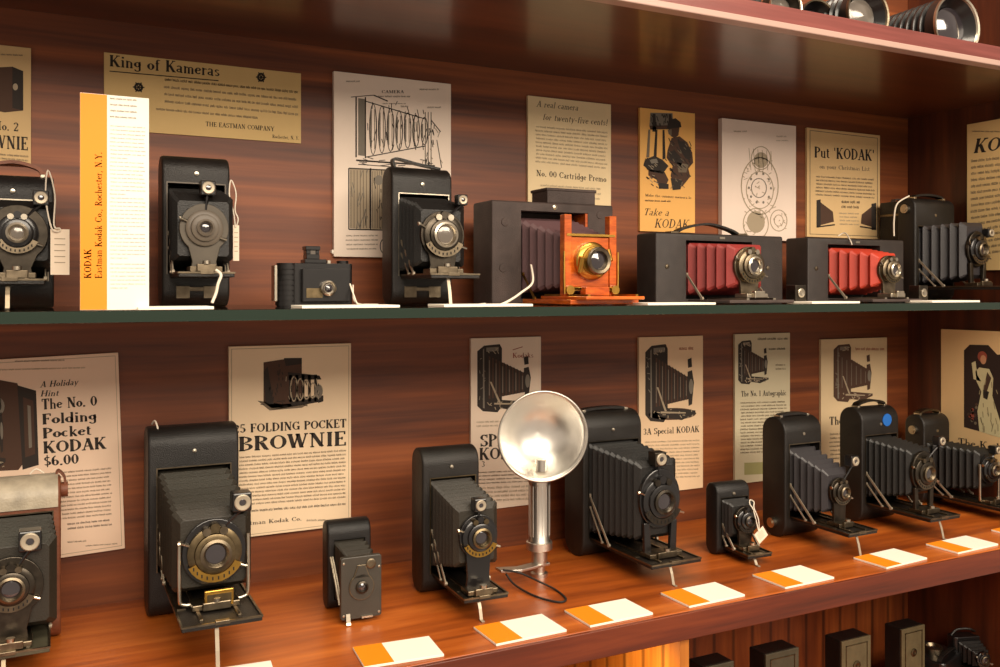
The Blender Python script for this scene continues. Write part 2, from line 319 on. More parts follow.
# ---------------------------------------------------------------- printed cards
class Card:
    """px rectangle with its four corner heights; draws in the same frame; plane 'back' (y=Y) or 'right' (x=X)"""
    def __init__(s,label,x0,x1,yTL,yTR,yBL,yBR,rgb,plane='back',d=0.,th=.004,name='advertisement_card',cat='poster',skew=0.,group=None,bottomrest=None):
        s.x0,s.x1,s.q=x0,x1,(yTL,yTR,yBL,yBR); s.layer=0; s.plane=plane
        s.yTL=yTL
        if plane=='back':
            f=lambda px,py:P(px,py,d-th)
        else:
            f=lambda px,py:Px(px,py,RX+d-th)
        a=f(x0,yTL); b=f(x1,yTR); c=f(x0,yBL); e=f(x1,yBR)
        zt=(a.z+b.z)/2; zb=(c.z+e.z)/2
        s.w=(b-a).length if plane=='right' else b.x-a.x
        if plane=='right': s.w=abs(b.y-a.y)
        s.h=zt-zb
        s.o=thing(name,label,cat,(a.x,a.y,zt) if plane=='back' else (a.x,a.y,zt),0 if plane=='back' else -PI/2,group)
        s.o.rotation_euler=(0,skew,0) if plane=='back' else (0,0,-PI/2)
        s.o.location=(a.x,a.y,zb) ; s.th=th
        m=MB().box(0,s.w,0,th,0,s.h); m.build('board',paper(rgb),s.o,bevel=.0002)
        s.inks={}
    def uv(s,px,py):
        u=(px-s.x0)/(s.x1-s.x0); t=s.q[0]+(s.q[1]-s.q[0])*u; b=s.q[2]+(s.q[3]-s.q[2])*u
        v=(py-t)/(b-t); return u*s.w,(1-v)*s.h
    def poly(s,pts,m,kind='illustration',bump=0):
        mb=s.inks.setdefault(kind,MB()); mb.use(m)
        L=-.0002-.00006*bump
        vs=[]
        for p in pts:
            x,z=s.uv(*p); vs.append((min(max(x,.0001),s.w-.0001),L,min(max(z,.0003),s.h-.0003)))
        mb.add(vs,[list(range(len(vs)))])
    def rect(s,x0,y0,x1,y1,m,kind='illustration',bump=0): s.poly([(x0,y0),(x1,y0),(x1,y1),(x0,y1)],m,kind,bump)
    def ell(s,cx,cy,rx,ry,m,kind='illustration',bump=0,n=18): s.poly([(cx+rx*math.cos(2*PI*i/n),cy+ry*math.sin(2*PI*i/n)) for i in range(n)],m,kind,bump)
    def ring(s,cx,cy,rx,ry,w,m,kind='illustration',bump=0,n=24,a0=0,a1=360):
        for i in range(n):
            a=math.radians(a0+(a1-a0)*i/n); b=math.radians(a0+(a1-a0)*(i+1)/n)
            s.poly([(cx+rx*math.cos(a),cy+ry*math.sin(a)),(cx+rx*math.cos(b),cy+ry*math.sin(b)),(cx+(rx-w)*math.cos(b),cy+(ry-w)*math.sin(b)),(cx+(rx-w)*math.cos(a),cy+(ry-w)*math.sin(a))],m,kind,bump)
    def line(s,x0,y0,x1,y1,w,m,kind='illustration',bump=0):
        d=Vector((x1-x0,y1-y0)); n=Vector((-d.y,d.x)).normalized()*w/2
        s.poly([(x0+n.x,y0+n.y),(x0-n.x,y0-n.y),(x1-n.x,y1-n.y),(x1+n.x,y1+n.y)],m,kind,bump)
    def text(s,t,px,py,cap,wt=1.,m=None,track=.06,ws=1.,ital=0.,right=None,fit=None,slope=0.,vert=False):
        m=m or INK
        tot=sum(GL.get(c,GL[' '])[0]+track for c in t)-track
        if fit: ws=(fit-px)/(tot*cap)
        x=0
        for ch in t:
            w,ps=glyph_polys(ch,wt)
            for p in ps:
                pts=[]
                for a,b in p:
                    X=(x+a+ital*b)*cap*ws; Yv=b*cap
                    if vert: pts.append((px-Yv,py-X))
                    else: pts.append((px+X,py-Yv+slope*X))
                s.poly(pts,m,'lettering')
            x+=w+track
    def greek(s,x0,y0,x1,y1,step,xh,m=None,slope=0.,word=(3,9),last=1.):
        m=m or INM; y=y0; cw=max(.62,xh*.55)
        while y<=y1:
            xe=x1 if y+step<=y1 else x0+(x1-x0)*last
            x=x0+random.uniform(0,1)
            while x<xe-1.5:
                w=min(random.uniform(*word),xe-x); e=x+w
                while x<e:
                    dy=slope*(x-x0); a=random.random(); up=xh*(1.35 if a>.72 else .95); dn=xh*(.3 if a<.1 else 0)
                    k=random.random()
                    if k<.45:
                        s.rect(x,y+dy-up,x+cw*.3,y+dy+dn,m,'lettering'); s.rect(x+cw*.3,y+dy-xh*.95,x+cw*.8,y+dy-xh*.7,m,'lettering'); s.rect(x+cw*.55,y+dy-xh*.9,x+cw*.82,y+dy,m,'lettering')
                    elif k<.8:
                        s.rect(x,y+dy-up,x+cw*.3,y+dy+dn,m,'lettering'); s.rect(x+cw*.3,y+dy-xh*.28,x+cw*.8,y+dy,m,'lettering'); s.rect(x+cw*.2,y+dy-xh*.95,x+cw*.7,y+dy-xh*.72,m,'lettering')
                    else: s.rect(x+cw*.15,y+dy-up,x+cw*.6,y+dy,m,'lettering')
                    x+=cw
                x+=random.uniform(.8,1.3)*max(.7,xh*.5)
            y+=step
    def hatch(s,x0,y0,x1,y1,n,m,l=4.,w=.7,bump=5,ang=None):
        for i in range(n):
            x=random.uniform(x0,x1); y=random.uniform(y0,y1); a=random.uniform(0,PI) if ang is None else ang+random.uniform(-.3,.3); q=random.uniform(.4,1)*l/2
            xa,ya,xb,yb=[min(max(v,lo),hi) for v,lo,hi in ((x-q*math.cos(a),x0,x1),(y-q*math.sin(a),y0,y1),(x+q*math.cos(a),x0,x1),(y+q*math.sin(a),y0,y1))]
            if abs(xa-xb)+abs(ya-yb)>.5: s.line(xa,ya,xb,yb,w,m,'illustration',bump)
    def border(s,in_,w,m):
        x0,x1=s.x0+in_,s.x1-in_
        t0,t1=s.q[0]+in_,s.q[1]+in_; b0,b1=s.q[2]-in_,s.q[3]-in_
        s.poly([(x0,t0),(x1,t1),(x1,t1+w),(x0,t0+w)],m,'lettering'); s.poly([(x0,b0-w),(x1,b1-w),(x1,b1),(x0,b0)],m,'lettering')
        s.poly([(x0,t0),(x0+w,t0),(x0+w,b0),(x0,b0)],m,'lettering'); s.poly([(x1-w,t1),(x1,t1),(x1,b1),(x1-w,b1)],m,'lettering')
    def done(s):
        for k,mb in s.inks.items(): mb.build(k,None,s.o)
        return s.o
def draw_folding(c,x0,y0,x1,y1,m1=None,m2=None,m3=None):
    """a little engraving of a folding camera seen three-quarter from the left"""
    m1=m1 or INK; m2=m2 or ING; m3=m3 or INL
    W=x1-x0;H=y1-y0; q=lambda a,b:(x0+a*W,y0+b*H)
    def pl(pts,m,b=0): c.poly([q(*p) for p in pts],m,'illustration',b)
    pl([(0,.1),(.12,.02),(.4,.0),(.44,.06),(.44,.92),(.36,1.),(.1,.98),(0,.9)],m1)
    pl([(.1,.08),(.12,.06),(.13,.94),(.1,.93)],m2,1)
    pl([(.16,.05),(.38,.04),(.38,.1),(.16,.11)],m2,1)
    for i in range(11):
        a=.2+i*.06; t=.17+i*.024; b=.8-i*.008
        pl([(a,t),(a+.034,t+.012),(a+.034,b),(a,b)],INB if m2 is ING else m2,2)
        pl([(a+.034,t+.0),(a+.062,t+.028),(a+.062,b-.008),(a+.034,b-.004)],m1,2)
        if i%2==0: pl([(a+.006,t+.06),(a+.018,t+.065),(a+.018,b-.05),(a+.006,b-.05)],m2,3)
    c.hatch(x0+.02*W,y0+.12*H,x0+.14*W,y0+.9*H,10,m2); c.hatch(x0+.16*W,y0+.84*H,x0+.95*W,y0+.96*H,14,m3); c.hatch(x0+.16*W,y0+.05*H,x0+.4*W,y0+.14*H,6,m3)
    pl([(.84,.36),(.93,.34),(.97,.5),(.93,.78),(.86,.8)],m1,3)
    c.ell(x0+.91*W,y0+.55*H,.045*W,.1*H,m2,'illustration',4,12)
    pl([(.84,.2),(.92,.18),(.93,.3),(.85,.31)],m1,3)
    pl([(.2,.84),(.44,.82),(1.,.86),(1.,.9),(.72,.98),(.3,.93)],m1,2)
    pl([(.3,.86),(.8,.88),(.8,.895),(.3,.885)],m3,3)
    pl([(.22,.55),(.25,.55),(.42,.86),(.38,.86)],m3,3)
# ---------------------------------------------------------------- the setting
RX=1.232; YF=-.28; CZ=.595
structure(MB().box(-.7,RX+.03,0,.02,.0-.0,CZ).build('wall_back',WB))
structure(MB().box(-.7,RX+.03,.0,.02,CZ+.022,1.1).build('wall_back_above',WB))
structure(MB().box(-.7,RX+.03,.0,.02,-.34,-.027).build('wall_back_below',WP))
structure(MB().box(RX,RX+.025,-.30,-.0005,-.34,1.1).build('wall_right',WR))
structure(MB().box(-.7,RX+.03,-.6,.02,-.36,-.3405).build('floor',WS))
o=MB()
o.box(-.7,RX-.0005,YF,.006,-.027,0); 
o=tag(o.build('wooden_shelf',WS,bevel=.0012),'glossy mahogany lower shelf board carrying the folding cameras and the price cards','shelf')
MB().box(-.7,RX-.0005,YF-.004,YF-.0001,-.0275,-.0006).build('front_edge',WD,o,bevel=.0008)  # strip darkened to paint in shade under the overhead light
o=thing('wooden_shelf','mahogany upper shelf board with pinkish edge and pale lip, carrying the lenses','shelf',(0,0,CZ))
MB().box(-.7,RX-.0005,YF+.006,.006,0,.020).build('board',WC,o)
MB().box(-.7,RX-.0005,YF-.006,YF+.006,.006,.024).build('front_edge',WE,o,bevel=.001)
MB().box(-.7,RX-.0005,YF-.009,YF+.006,-.001,.006).build('moulding_strip',mat('pale edging',(176,146,134),.35),o,bevel=.001)
tag(MB().box(.566,.578,-.272,-.0005,-.34,-.0275).build('divider_panel',WPY,bevel=.001),'upright wooden divider panel under the lower shelf','panel')
# glass shelf
def glassmat():
    m=bpy.data.materials.new('shelf glass'); m.use_nodes=True; b=m.node_tree.nodes['Principled BSDF']
    nt=m.node_tree; N=nt.nodes; N.remove(b); o=N['Material Output']
    tr=N.new('ShaderNodeBsdfTransparent'); tr.inputs[0].default_value=(.95,.985,.965,1)
    gl=N.new('ShaderNodeBsdfGlossy'); gl.inputs['Roughness'].default_value=.03
    fr=N.new('ShaderNodeFresnel'); fr.inputs[0].default_value=1.5
    mx=N.new('ShaderNodeMixShader'); nt.links.new(fr.outputs[0],mx.inputs[0]); nt.links.new(tr.outputs[0],mx.inputs[1]); nt.links.new(gl.outputs[0],mx.inputs[2])
    nt.links.new(mx.outputs[0],o.inputs[0])
    return m
YG=-.24
gs=thing('glass_shelf','green edged glass shelf running across the cabinet under the upper row of cameras','shelf',(0,0,GZ))
MB().box(-.7,RX-.0005,YG,-.0005,-.0095,0).build('glass_pane',glassmat(),gs,bevel=.0006)
MB().box(-.7,RX-.0005,YG-.0012,YG-.0001,-.0092,-.0003).build('polished_edge',GRN,gs)
# ---------------------------------------------------------------- cameras
def boolcut(o,cut):
    b=o.modifiers.new('c','BOOLEAN'); b.object=cut; b.operation='DIFFERENCE'; b.solver='EXACT'
    bpy.context.view_layer.update(); dg=bpy.context.evaluated_depsgraph_get()
    me=bpy.data.meshes.new_from_object(o.evaluated_get(dg)); o.modifiers.clear(); o.data=me
    bpy.data.objects.remove(cut,do_unlink=True)
def roundrect(a0,a1,b0,b1,r,n=6,corners=(1,1,1,1)):
    out=[]
    for (ca,cb,s0,on) in ((a1-r,b1-r,0,corners[0]),(a0+r,b1-r,90,corners[1]),(a0+r,b0+r,180,corners[2]),(a1-r,b0+r,270,corners[3])):
        if not on:
            out.append(((a1 if s0 in(0,270) else a0),(b1 if s0 in(0,90) else b0))); continue
        for i in range(n+1):
            t=math.radians(s0+90*i/n); out.append((ca+r*math.cos(t),cb+r*math.sin(t)))
    return out
def body(parent,W,H,T,op,leather,r=None,rc=.0026,name='body'):
    """rounded roll-film body with its front opening; face at y=0"""
    r=T*.46 if r is None else r
    bm=MB().prism(roundrect(0,T,0,H,r,7),-W/2,W/2,'x')
    me=bm.data(name); o=bpy.data.objects.new(name,me); me.materials.append(leather); COL.objects.link(o)
    b=o.modifiers.new('b','BEVEL'); b.width=rc; b.segments=3; b.limit_method='ANGLE'; b.angle_limit=math.radians(60)
    x0,x1,z0,z1=op
    cut=MB().box(x0,x1,-.02,T*.72,z0,z1).build('cut',DK)
    boolcut(o,cut); shade(o.data,35); o.parent=parent
    if len(o.data.materials)<2: pass
    fr=MB().use(NID); e=.0012
    for a in ((x0-e,x0+e*.2,z0-e,z1+e),(x1-e*.2,x1+e,z0-e,z1+e),(x0,x1,z1-e*.2,z1+e)): fr.box(a[0],a[1],-.0007,.002,a[2],a[3])
    return o
def bellows(parent,b0,b1,y0,y1,n,m,d=.0025,name='bellows'):
    """b0,b1: (x0,x1,z0,z1) at y0 (inside) and y1 (front)"""
    mb=MB(); N=2*n
    rings=[]
    for i in range(N+1):
        t=i/N; e=(d if i%2 else -d)*(1-.25*t)
        q=[b0[k]+(b1[k]-b0[k])*t for k in range(4)]
        x0,x1,z0,z1=q[0]-e,q[1]+e,q[2]-e*.7,q[3]+e; c=min(x1-x0,z1-z0)*.045
        y=y0+(y1-y0)*t
        rings.append([(x0+c,y,z0),(x1-c,y,z0),(x1,y,z0+c),(x1,y,z1-c),(x1-c,y,z1),(x0+c,y,z1),(x0,y,z1-c),(x0,y,z0+c)])
    vs=[p for r in rings for p in r]; fs=[]
    for i in range(N):
        for k in range(8): fs.append((i*8+k,i*8+(k+1)%8,(i+1)*8+(k+1)%8,(i+1)*8+k))
    fs+=[list(range(8)),list(range(N*8,N*8+8))]
    mb.add(vs,fs); return mb.build(name,m,parent,bevel=.0004)
def shutter(parent,c,R,m_body,m_ring,m_glass,ears=True,scale=True,depth=.008,m_scale=None,inner=.42):
    x,y,z=c
    s=MB().lathe([(R*.9,-.004),(R*.97,-.002),(R*.97,depth*.35),(R*.9,depth*.45),(R*.74,depth*.5),(R*.72,depth*.8),(R*.62,depth*.9)],c).build('shutter',m_body,parent,smooth_a=35)
    i=inner
    MB().lathe([(R*(i+.2),depth*.85),(R*(i+.2),depth*1.25),(R*(i+.1),depth*1.35),(R*(i+.02),depth*1.1),(R*i*.98,depth*.9)],c).build('lens_ring',m_ring,s,smooth_a=35)
    MB().lathe([(R*i,depth*.9),(R*i*.8,depth*.96),(R*i*.45,depth*1.0),(0,depth*1.02)],c,n=24).build('lens_glass',m_glass,s,smooth_a=60)
    if scale:
        q=MB()
        for k in range(10):
            a=math.radians(205+k*13); b=math.radians(205+(k+1)*13); r0,r1=R*.76,R*1.04
            pts=[(x+r0*math.cos(a),z+r0*math.sin(a)),(x+r1*math.cos(a),z+r1*math.sin(a)),(x+r1*math.cos(b),z+r1*math.sin(b)),(x+r0*math.cos(b),z+r0*math.sin(b))]
            q.prism(pts,y-depth*.5,y-depth*.7)
        q.build('scale_plate',m_scale or m_ring,s)
        q=MB()
        for k in range(9):
            a=math.radians(212+k*13); q.box(x+R*.9*math.cos(a)-.0005,x+R*.9*math.cos(a)+.0005,y-depth*.76,y-depth*.68,z+R*.9*math.sin(a)-R*.06,z+R*.9*math.sin(a)+R*.06)
        q.build('scale_marks',DK,s)
    if ears:
        for sx in (-1,1):
            MB().cyl((x+sx*R*.3,y,z+R*.82),(x+sx*R*.3,y-depth*.8,z+R*.82),R*.17,R*.15,14).build('piston_cylinder',m_ring,s,smooth_a=40)
        MB().cyl((x,y,z+R*.93),(x,y-depth*.7,z+R*.93),R*.2,R*.18,14).build('speed_dial',m_body,s,smooth_a=40)
    MB().cyl((x-R*.9,y-.002,z+R*.35),(x-R*1.22,y-.004,z+R*.5),.0011,n=6).cyl((x-R*1.22,y-.004,z+R*.5),(x-R*1.3,y-.004,z+R*.48),.002,n=8).build('shutter_lever',NIC,s)
    MB().cyl((x+R*.8,y-.003,z-R*.5),(x+R*1.15,y-.004,z-R*.62),.0011,n=6).build('aperture_lever',NIC,s)
    return s
def finder(parent,c,s,m_body=None,m_lens=None,m_ring=None,stem=None):
    x,y,z=c
    f=MB().box(x-s*.5,x+s*.5,y,y+s*.9,z-s*.5,z+s*.5).build('viewfinder',m_body or BLK,parent,bevel=s*.08)
    MB().lathe([(s*.43,0),(s*.43,s*.1),(s*.38,s*.14),(s*.2,s*.12),(s*.17,s*.06)],(x,y,z),n=20).build('finder_ring',m_ring or STN,f,smooth_a=40)
    MB().lathe([(s*.18,s*.06),(s*.1,s*.085),(0,s*.09)],(x,y,z),n=16).build('finder_lens',m_lens or GLS,f,smooth_a=60)
    if stem: MB().cyl((x,y+s*.3,z-s*.5),(x+stem[0],y+s*.3,z-s*.5-stem[1]),s*.12,n=8).build('finder_stem',NID,f)
    return f
def bed(parent,x0,x1,z,L,th=.0035,m=None,rails=True,y0=.006,hinge=True,edge=True):
    b=MB().box(x0,x1,-L,y0,z-th,z).build('bed',m or LEA,parent,bevel=.0007)
    if rails:
        for x in (x0+(x1-x0)*.26,x0+(x1-x0)*.74):
            MB().box(x-.0016,x+.0016,-L*.94,-.004,z-.0002,z+.0018).build('rail',NID,b,bevel=.0003)
    if edge:
        q=MB()
        q.box(x0-.0006,x0+.0012,-L,0,z-.0002,z+.0014); q.box(x1-.0012,x1+.0006,-L,0,z-.0002,z+.0014); q.box(x0,x1,-L-.0006,-L+.0012,z-.0002,z+.0014)
        q.build('bed_rim',NID,b)
    return b
def strut(parent,p0,p1,w=.0028,m=None,axis=(0,0.5,1)):
    d=Vector(p1)-Vector(p0); wv=Vector((1,0,0)).cross(d).normalized()
    q=MB().ribbon([p0,p1],wv,w,.0011)
    q.cyl(Vector(p0)+Vector((-.0012,0,0)),Vector(p0)+Vector((.0012,0,0)),w*.75,n=12); q.cyl(Vector(p1)+Vector((-.0012,0,0)),Vector(p1)+Vector((.0012,0,0)),w*.75,n=12)
    return q.build('strut',m or STN,parent)
def folding(label,px,Y=None,z=0.,rz=0.,T=.035,op=(.1,.9,None,.84),bedz=.03,L=.1,lens=None,R=.02,bel=BLB,n=8,leather=LEA,
            std='pear',m_std=GUN,m_body=BLK,m_ring=NID,m_glass=GLS,fd=None,fs=.013,foot=True,strap=None,knob=None,front=(1.15,1.2),
            inner=.42,m_scale=None,ears=True,scale=True,L_extra=.02,bedm=None,rails=True,roll=True,name='folding_camera',bbot=None,struts=True,H=None,group=None,zshift=0.,lr=None,plaque=False,pf=1.1,rt=None,d=None,W=None,fm=None):
    pl,pr,pt,pb=px; a=math.radians(rz)
    if Y is None: Y=G(pl,pb,z).y
    xl=P(pl,pb,Y).x; xr=P(pr,pb,Y).x; xc=(xl+xr)/2; W=W or (xr-xl)/math.cos(a)
    H=H or P(pl,pt,Y).z-z
    o=thing(name,label,'camera',(xc,Y,z),a,group)
    x0=-W/2+W*op[0]; x1=-W/2+W*op[1]; z1=H*op[3]; z0=bedz if op[2] is None else H*op[2]
    b=body(o,W,H,T,(x0,x1,z0,z1),leather,r=rt)
    # metal line round the opening
    q=MB(); e=.0011
    for A in ((x0-e,x0,z0,z1+e),(x1,x1+e,z0,z1+e),(x0,x1,z1,z1+e)): q.box(A[0],A[1],-.0006,.0015,A[2],A[3])
    q.build('front_frame',m_ring,b)
    K=kk(lens[0])[0]
    if d is None: d=(K*(1+Y)-xc)/(math.sin(a)+K*math.cos(a))
    lp=P(lens[0],lens[1],Y-d*math.cos(a)); lz=lp.z-z; lx=0. if lr is None else lr
    Lb=L or d+L_extra
    bd=bed(o,x0+.002,x1-.002,bedz,Lb,m=bedm,rails=rails)
    hw=min(R*front[0],(x1-x0)*.48); hh=R*front[1]
    bz0=max(bedz+.004,lz-hh); bz1=min(lz+hh,z1)
    bellows(o,(x0+.004,x1-.004,z0+.006,z1-.004),(lx-hw,lx+hw,bz0,bz1),T*.5,-d+.008,n,bel,d=min(.0042,max(.0014,d/n*.42)))
    # lens standard
    if std in('pear','both'):
        pts=[]
        for i in range(25):
            t=math.radians(-50+280*i/24); pts.append((lx+R*pf*math.cos(t),lz+R*(pf+.04)*math.sin(t)))
        pts+=[(lx-R*.62,bedz+.35*(lz-bedz-R*.6)),(lx-R*.72,bedz+.002),(lx+R*.72,bedz+.002),(lx+R*.62,bedz+.35*(lz-bedz-R*.6))]
        s_=MB().prism(pts,-d+.003,-d+.007).build('lens_standard',m_std,o,bevel=.0005)
    elif std=='frame':
        w=R*1.22
        s_=MB().tube([(lx-w*.4,-d+.004,bedz+.004),(lx-w*.9,-d+.004,bedz+.005),(lx-w,-d+.004,bedz+.014),(lx-w,-d+.004,lz+R*.55)],.0018,8,sub=4)
        s_.tube([(lx+w*.4,-d+.004,bedz+.004),(lx+w*.9,-d+.004,bedz+.005),(lx+w,-d+.004,bedz+.014),(lx+w,-d+.004,lz+R*.55)],.0018,8,sub=4)
        s_=s_.build('lens_standard',NIC,o,smooth_a=60)
        MB().prism([(lx+w*.93*math.cos(2*PI*i/32),lz+w*1.0*math.sin(2*PI*i/32)) for i in range(32)],-d+.003,-d+.007).build('lens_board',m_std,o,bevel=.0006)
    else:
        w=R*1.05
        q=MB().prism([(lx+w*1.03*math.cos(2*PI*i/32),lz+R*.08+R*1.3*math.sin(2*PI*i/32)) for i in range(32)],-d+.003,-d+.008)
        q.prism([(lx-w*.8,bedz+.002),(lx-w*.45,bedz+.002),(lx-w*.55,lz-R*.9),(lx-w*.85,lz-R*.9)],-d+.002,-d+.007)
        q.prism([(lx+w*.8,bedz+.002),(lx+w*.45,bedz+.002),(lx+w*.55,lz-R*.9),(lx+w*.85,lz-R*.9)],-d+.002,-d+.007)
        s_=q.build('lens_standard',m_std,o,bevel=.0012)
    MB().box(lx-R*.85,lx+R*.85,-d-.008,-d+.012,bedz+.0015,bedz+.0065).box(lx-R*.5,lx+R*.5,-d-.011,-d-.007,bedz+.0015,bedz+.0085).build('sliding_foot',NID,s_,bevel=.0008)
    MB().cyl((lx,-d-.009,bedz+.0085),(lx,-d-.009,bedz+.0115),.0034,n=14).build('locking_knob',NIC,s_,smooth_a=40)
    shutter(o,(lx,-d+.003,lz),R,m_body,m_ring,m_glass,inner=inner,m_scale=m_scale,ears=ears,scale=scale)
    if struts:
        for s in (x0+.0015,x1-.0015):
            zs=bedz+min(.065,(z1-bedz)*.45); ys=-min(Lb*.45,.04)
            strut(o,(s,.001,zs),(s,ys,bedz+.002)); strut(o,(s,.0,zs-.014),(s,ys+.014,bedz+.002),w=.0018)
        MB().box(x0+.004,x0+.011,-Lb*.72,-Lb*.45,bedz,bedz+.0012).build('distance_scale',NID,bd)
        MB().box(-.006,.006,-Lb-.001,-Lb+.004,bedz-.001,bedz+.0022).build('bed_catch',NID,bd,bevel=.0004)
    if fd:
        K2=kk(fd[0])[0]; # finder seen at this bearing, in the plane of the shutter
        q=P(fd[0],fd[1],Y-d*math.cos(a)); fx=(q.x-(xc+d*math.sin(a))); fz=q.z-z
        f=finder(o,(fx,-d-.002,fz),fs,m_body=fm)
        MB().tube([(fx,-d+.003,fz-fs*.45),(fx*.7+lx*.3,-d+.0035,(fz-fs*.5+lz+R)*.5),(lx+fx*.3,-d+.004,lz+R*.85)],.0014,6).build('finder_stem',BLK,f)
    if foot:
        MB().ribbon([(lx*.5-.004,-Lb+.006,bedz-.003),(lx*.5-.004,-Lb+.002,bedz*.5),(lx*.5-.004,-Lb-.001,.0012),(lx*.5-.004,-Lb-.006,.0008)],(1,0,0),.0032,.0009).build('bed_support',STN if foot is True else foot,bd)
    if strap:
        zt=H; hgt,sag=strap
        MB().ribbon([(-W*.36,T*.5,zt-.0005),(-W*.3,T*.5,zt+hgt*.6),(0,T*.5,zt+hgt),(W*.3,T*.5,zt+hgt*.6),(W*.36,T*.5,zt-.0005)],(0,1,0),.011,.0030,sub=5).build('carrying_strap',sag,o)
        MB().box(-W*.39,-W*.33,T*.5-.006,T*.5+.006,zt-.002,zt+.002).box(W*.33,W*.39,T*.5-.006,T*.5+.006,zt-.002,zt+.002).build('strap_lug',NIC,o,bevel=.0005)
    if knob:
        s,kz=knob
        MB().cyl((s*W/2,T*.5,kz),(s*(W/2+.005),T*.5,kz),.0065,n=18).cyl((s*(W/2+.005),T*.5,kz),(s*(W/2+.006),T*.5,kz),.004,n=14).build('winding_key',NIC,o,smooth_a=40)
    if plaque:
        c=z0*.45
        q=MB().box(-W*.3,-W*.1,-.0012,.001,c-.006,c+.006).box(W*.1,W*.3,-.0012,.001,c-.006,c+.006).box(-W*.12,W*.12,-.0011,.001,c+.001,c+.005)
        q.build('front_latch',NID,o,bevel=.0004)
    MB().lathe([(.0022,0),(.002,.0012),(0,.0016)],(0,0,(z1+H)/2-.004 if z1+.01<H else H*.9),n=12).build('release_button',NIC,b)
    o['_d']=d; o['_lz']=lz; o['_H']=H; o['_W']=W; o['_L']=Lb
    return o
# lower row ------------------------------------------------
c1=folding('bulky worn folding camera with pale leather top and brown edges, leftmost on wooden shelf',(-40,61,487,640),Y=-.085,T=.04,rz=0,op=(.09,.91,None,.80),bedz=.026,L=.088,d=.075,lens=(14,588),R=.0185,pf=1.3,lr=.002,bel=BLT,n=6,leather=LEBR,std='pear',m_std=GUN,m_body=GUN,m_ring=NID,m_glass=GLS,fd=(30,541),fs=.017,inner=.38,foot=NID,front=(2.0,1.9),bedm=FACD,m_scale=NID)
def cover(parent,W,H,T,zlo,m):
    # leather covering over the roll of the top
    r=T*.46
    prof=[(T-r+ (r+.0012)*math.cos(math.radians(t)),H-r+(r+.0012)*math.sin(math.radians(t))) for t in range(60,-0,-15)]
    pts=[]
    for t in range(60,181,12): pts.append(Vector((0,(T/2)+(T/2+.0008)*math.cos(math.radians(t)),H-r+(r+.0012)*math.sin(math.radians(t)))))
    pts.append(Vector((0,-.0010,zlo)))
    MB().ribbon(pts,(1,0,0),W*.94,.0016).build('top_covering',m,parent,smooth_a=50)
cover(c1,c1['_W'],c1['_H'],.04,c1['_H']*.83,LEO)
MB().cyl((c1['_W']/2,.02,c1['_H']-.014),(c1['_W']/2+.006,.02,c1['_H']-.014),.007,n=16).build('winding_key',LEBR,c1,smooth_a=40)
MB().ribbon([(c1['_W']/2-.004,.02,c1['_H']),(c1['_W']/2-.002,.02,c1['_H']+.004),(c1['_W']/2+.003,.02,c1['_H']-.002),(c1['_W']/2+.004,.02,c1['_H']-.012)],(0,1,0),.009,.002,sub=4).build('carrying_strap',LEBR,c1)

c2=folding('tall black folding camera with nickel U-shaped frame, just left of the BROWNIE poster',(148,239,430,622),T=.044,op=(.10,.90,None,.79),bedz=.046,L=.163,lens=(215,553),R=.0235,bel=BLT,n=8,leather=LEB,std='frame',m_std=BLK,m_body=BRD,m_ring=NID,m_glass=GLS,fd=(242,502),fs=.0165,inner=.36,m_scale=BRA,front=(1.3,1.35),rt=.018)
d=c2['_d']; MB().box(-.010,.014,-d-.010,-d-.006,.050,.064).build('distance_plate',BRA,c2,bevel=.0006)
MB().box(-.008,.012,-d-.0106,-d-.0098,.053,.061).build('distance_plate_inset',BRD,c2)

c4=folding('black folding camera with gilt lettered shutter, standing left of the silver flash gun',(423,479,451,597),T=.036,rz=-2,op=(.14,.92,None,.80),bedz=.022,L=.088,lens=(480,537),R=.0185,bel=BLT,n=9,leather=LEA,std='pear',m_std=BLK,m_body=BLK,m_ring=BRD,m_glass=GLS,fd=(480,505),fs=.0125,m_scale=BRA,front=(1.15,1.5),inner=.34)
c5=folding('largest black folding camera, long dark bellows, right of the silver flash gun',(583,642,414,560),T=.044,rz=0,op=(.10,.93,None,.80),bedz=.024,L=.122,lens=(662,501),R=.0255,bel=BLB,n=10,leather=LEA,std='block',m_std=BLK,m_body=BLK,m_ring=GUN,m_glass=GLS,fd=(660,459),fs=.0155,fm=GUN,front=(1.0,1.6),inner=.34,strap=(.003,LEA),rt=.02)
c6=folding('small black vest pocket folding camera with a tag tied on, behind the price cards',(718,749,485,557),T=.024,rz=-4,op=(.14,.93,None,.80),bedz=.012,L=.047,lens=(737,522),R=.0140,d=.026,bel=BLB,n=4,leather=LEB,std='pear',m_std=GUN,m_body=BLK,m_ring=GUN,m_glass=GLS,front=(1.2,1.3),inner=.3,rt=.011)
c7=folding('black folding camera with grey-blue bellows, right of the small vest pocket camera',(785,822,419,540),T=.042,rz=0,op=(.12,.93,None,.78),bedz=.028,L=.094,lens=(842,492),R=.0150,bel=BLG,n=7,leather=LEA,std='pear',m_std=GUN,m_body=GUN,m_ring=NID,m_glass=GLS,fd=(854,461),fs=.013,front=(1.2,1.55),inner=.32,strap=(.003,LEA),knob=(-1,.018))
c8=folding('black folding camera with a round blue sticker on its top',(862,899,409,524),T=.040,rz=0,op=(.10,.93,None,.76),bedz=.027,L=.100,lens=(926,473),R=.0205,bel=BLB,n=9,leather=LEA,std='block',m_std=GUN,m_body=GUN,m_ring=NID,m_glass=GLS,fd=(941,441),fs=.012,front=(1.0,1.35),inner=.32,strap=(.008,GUN))
MB().lathe([(.0088,0),(.0085,.0008),(0,.001)],(.012,-.0002,c8['_H']-.018),n=24).build('blue_sticker',BLUE,c8)
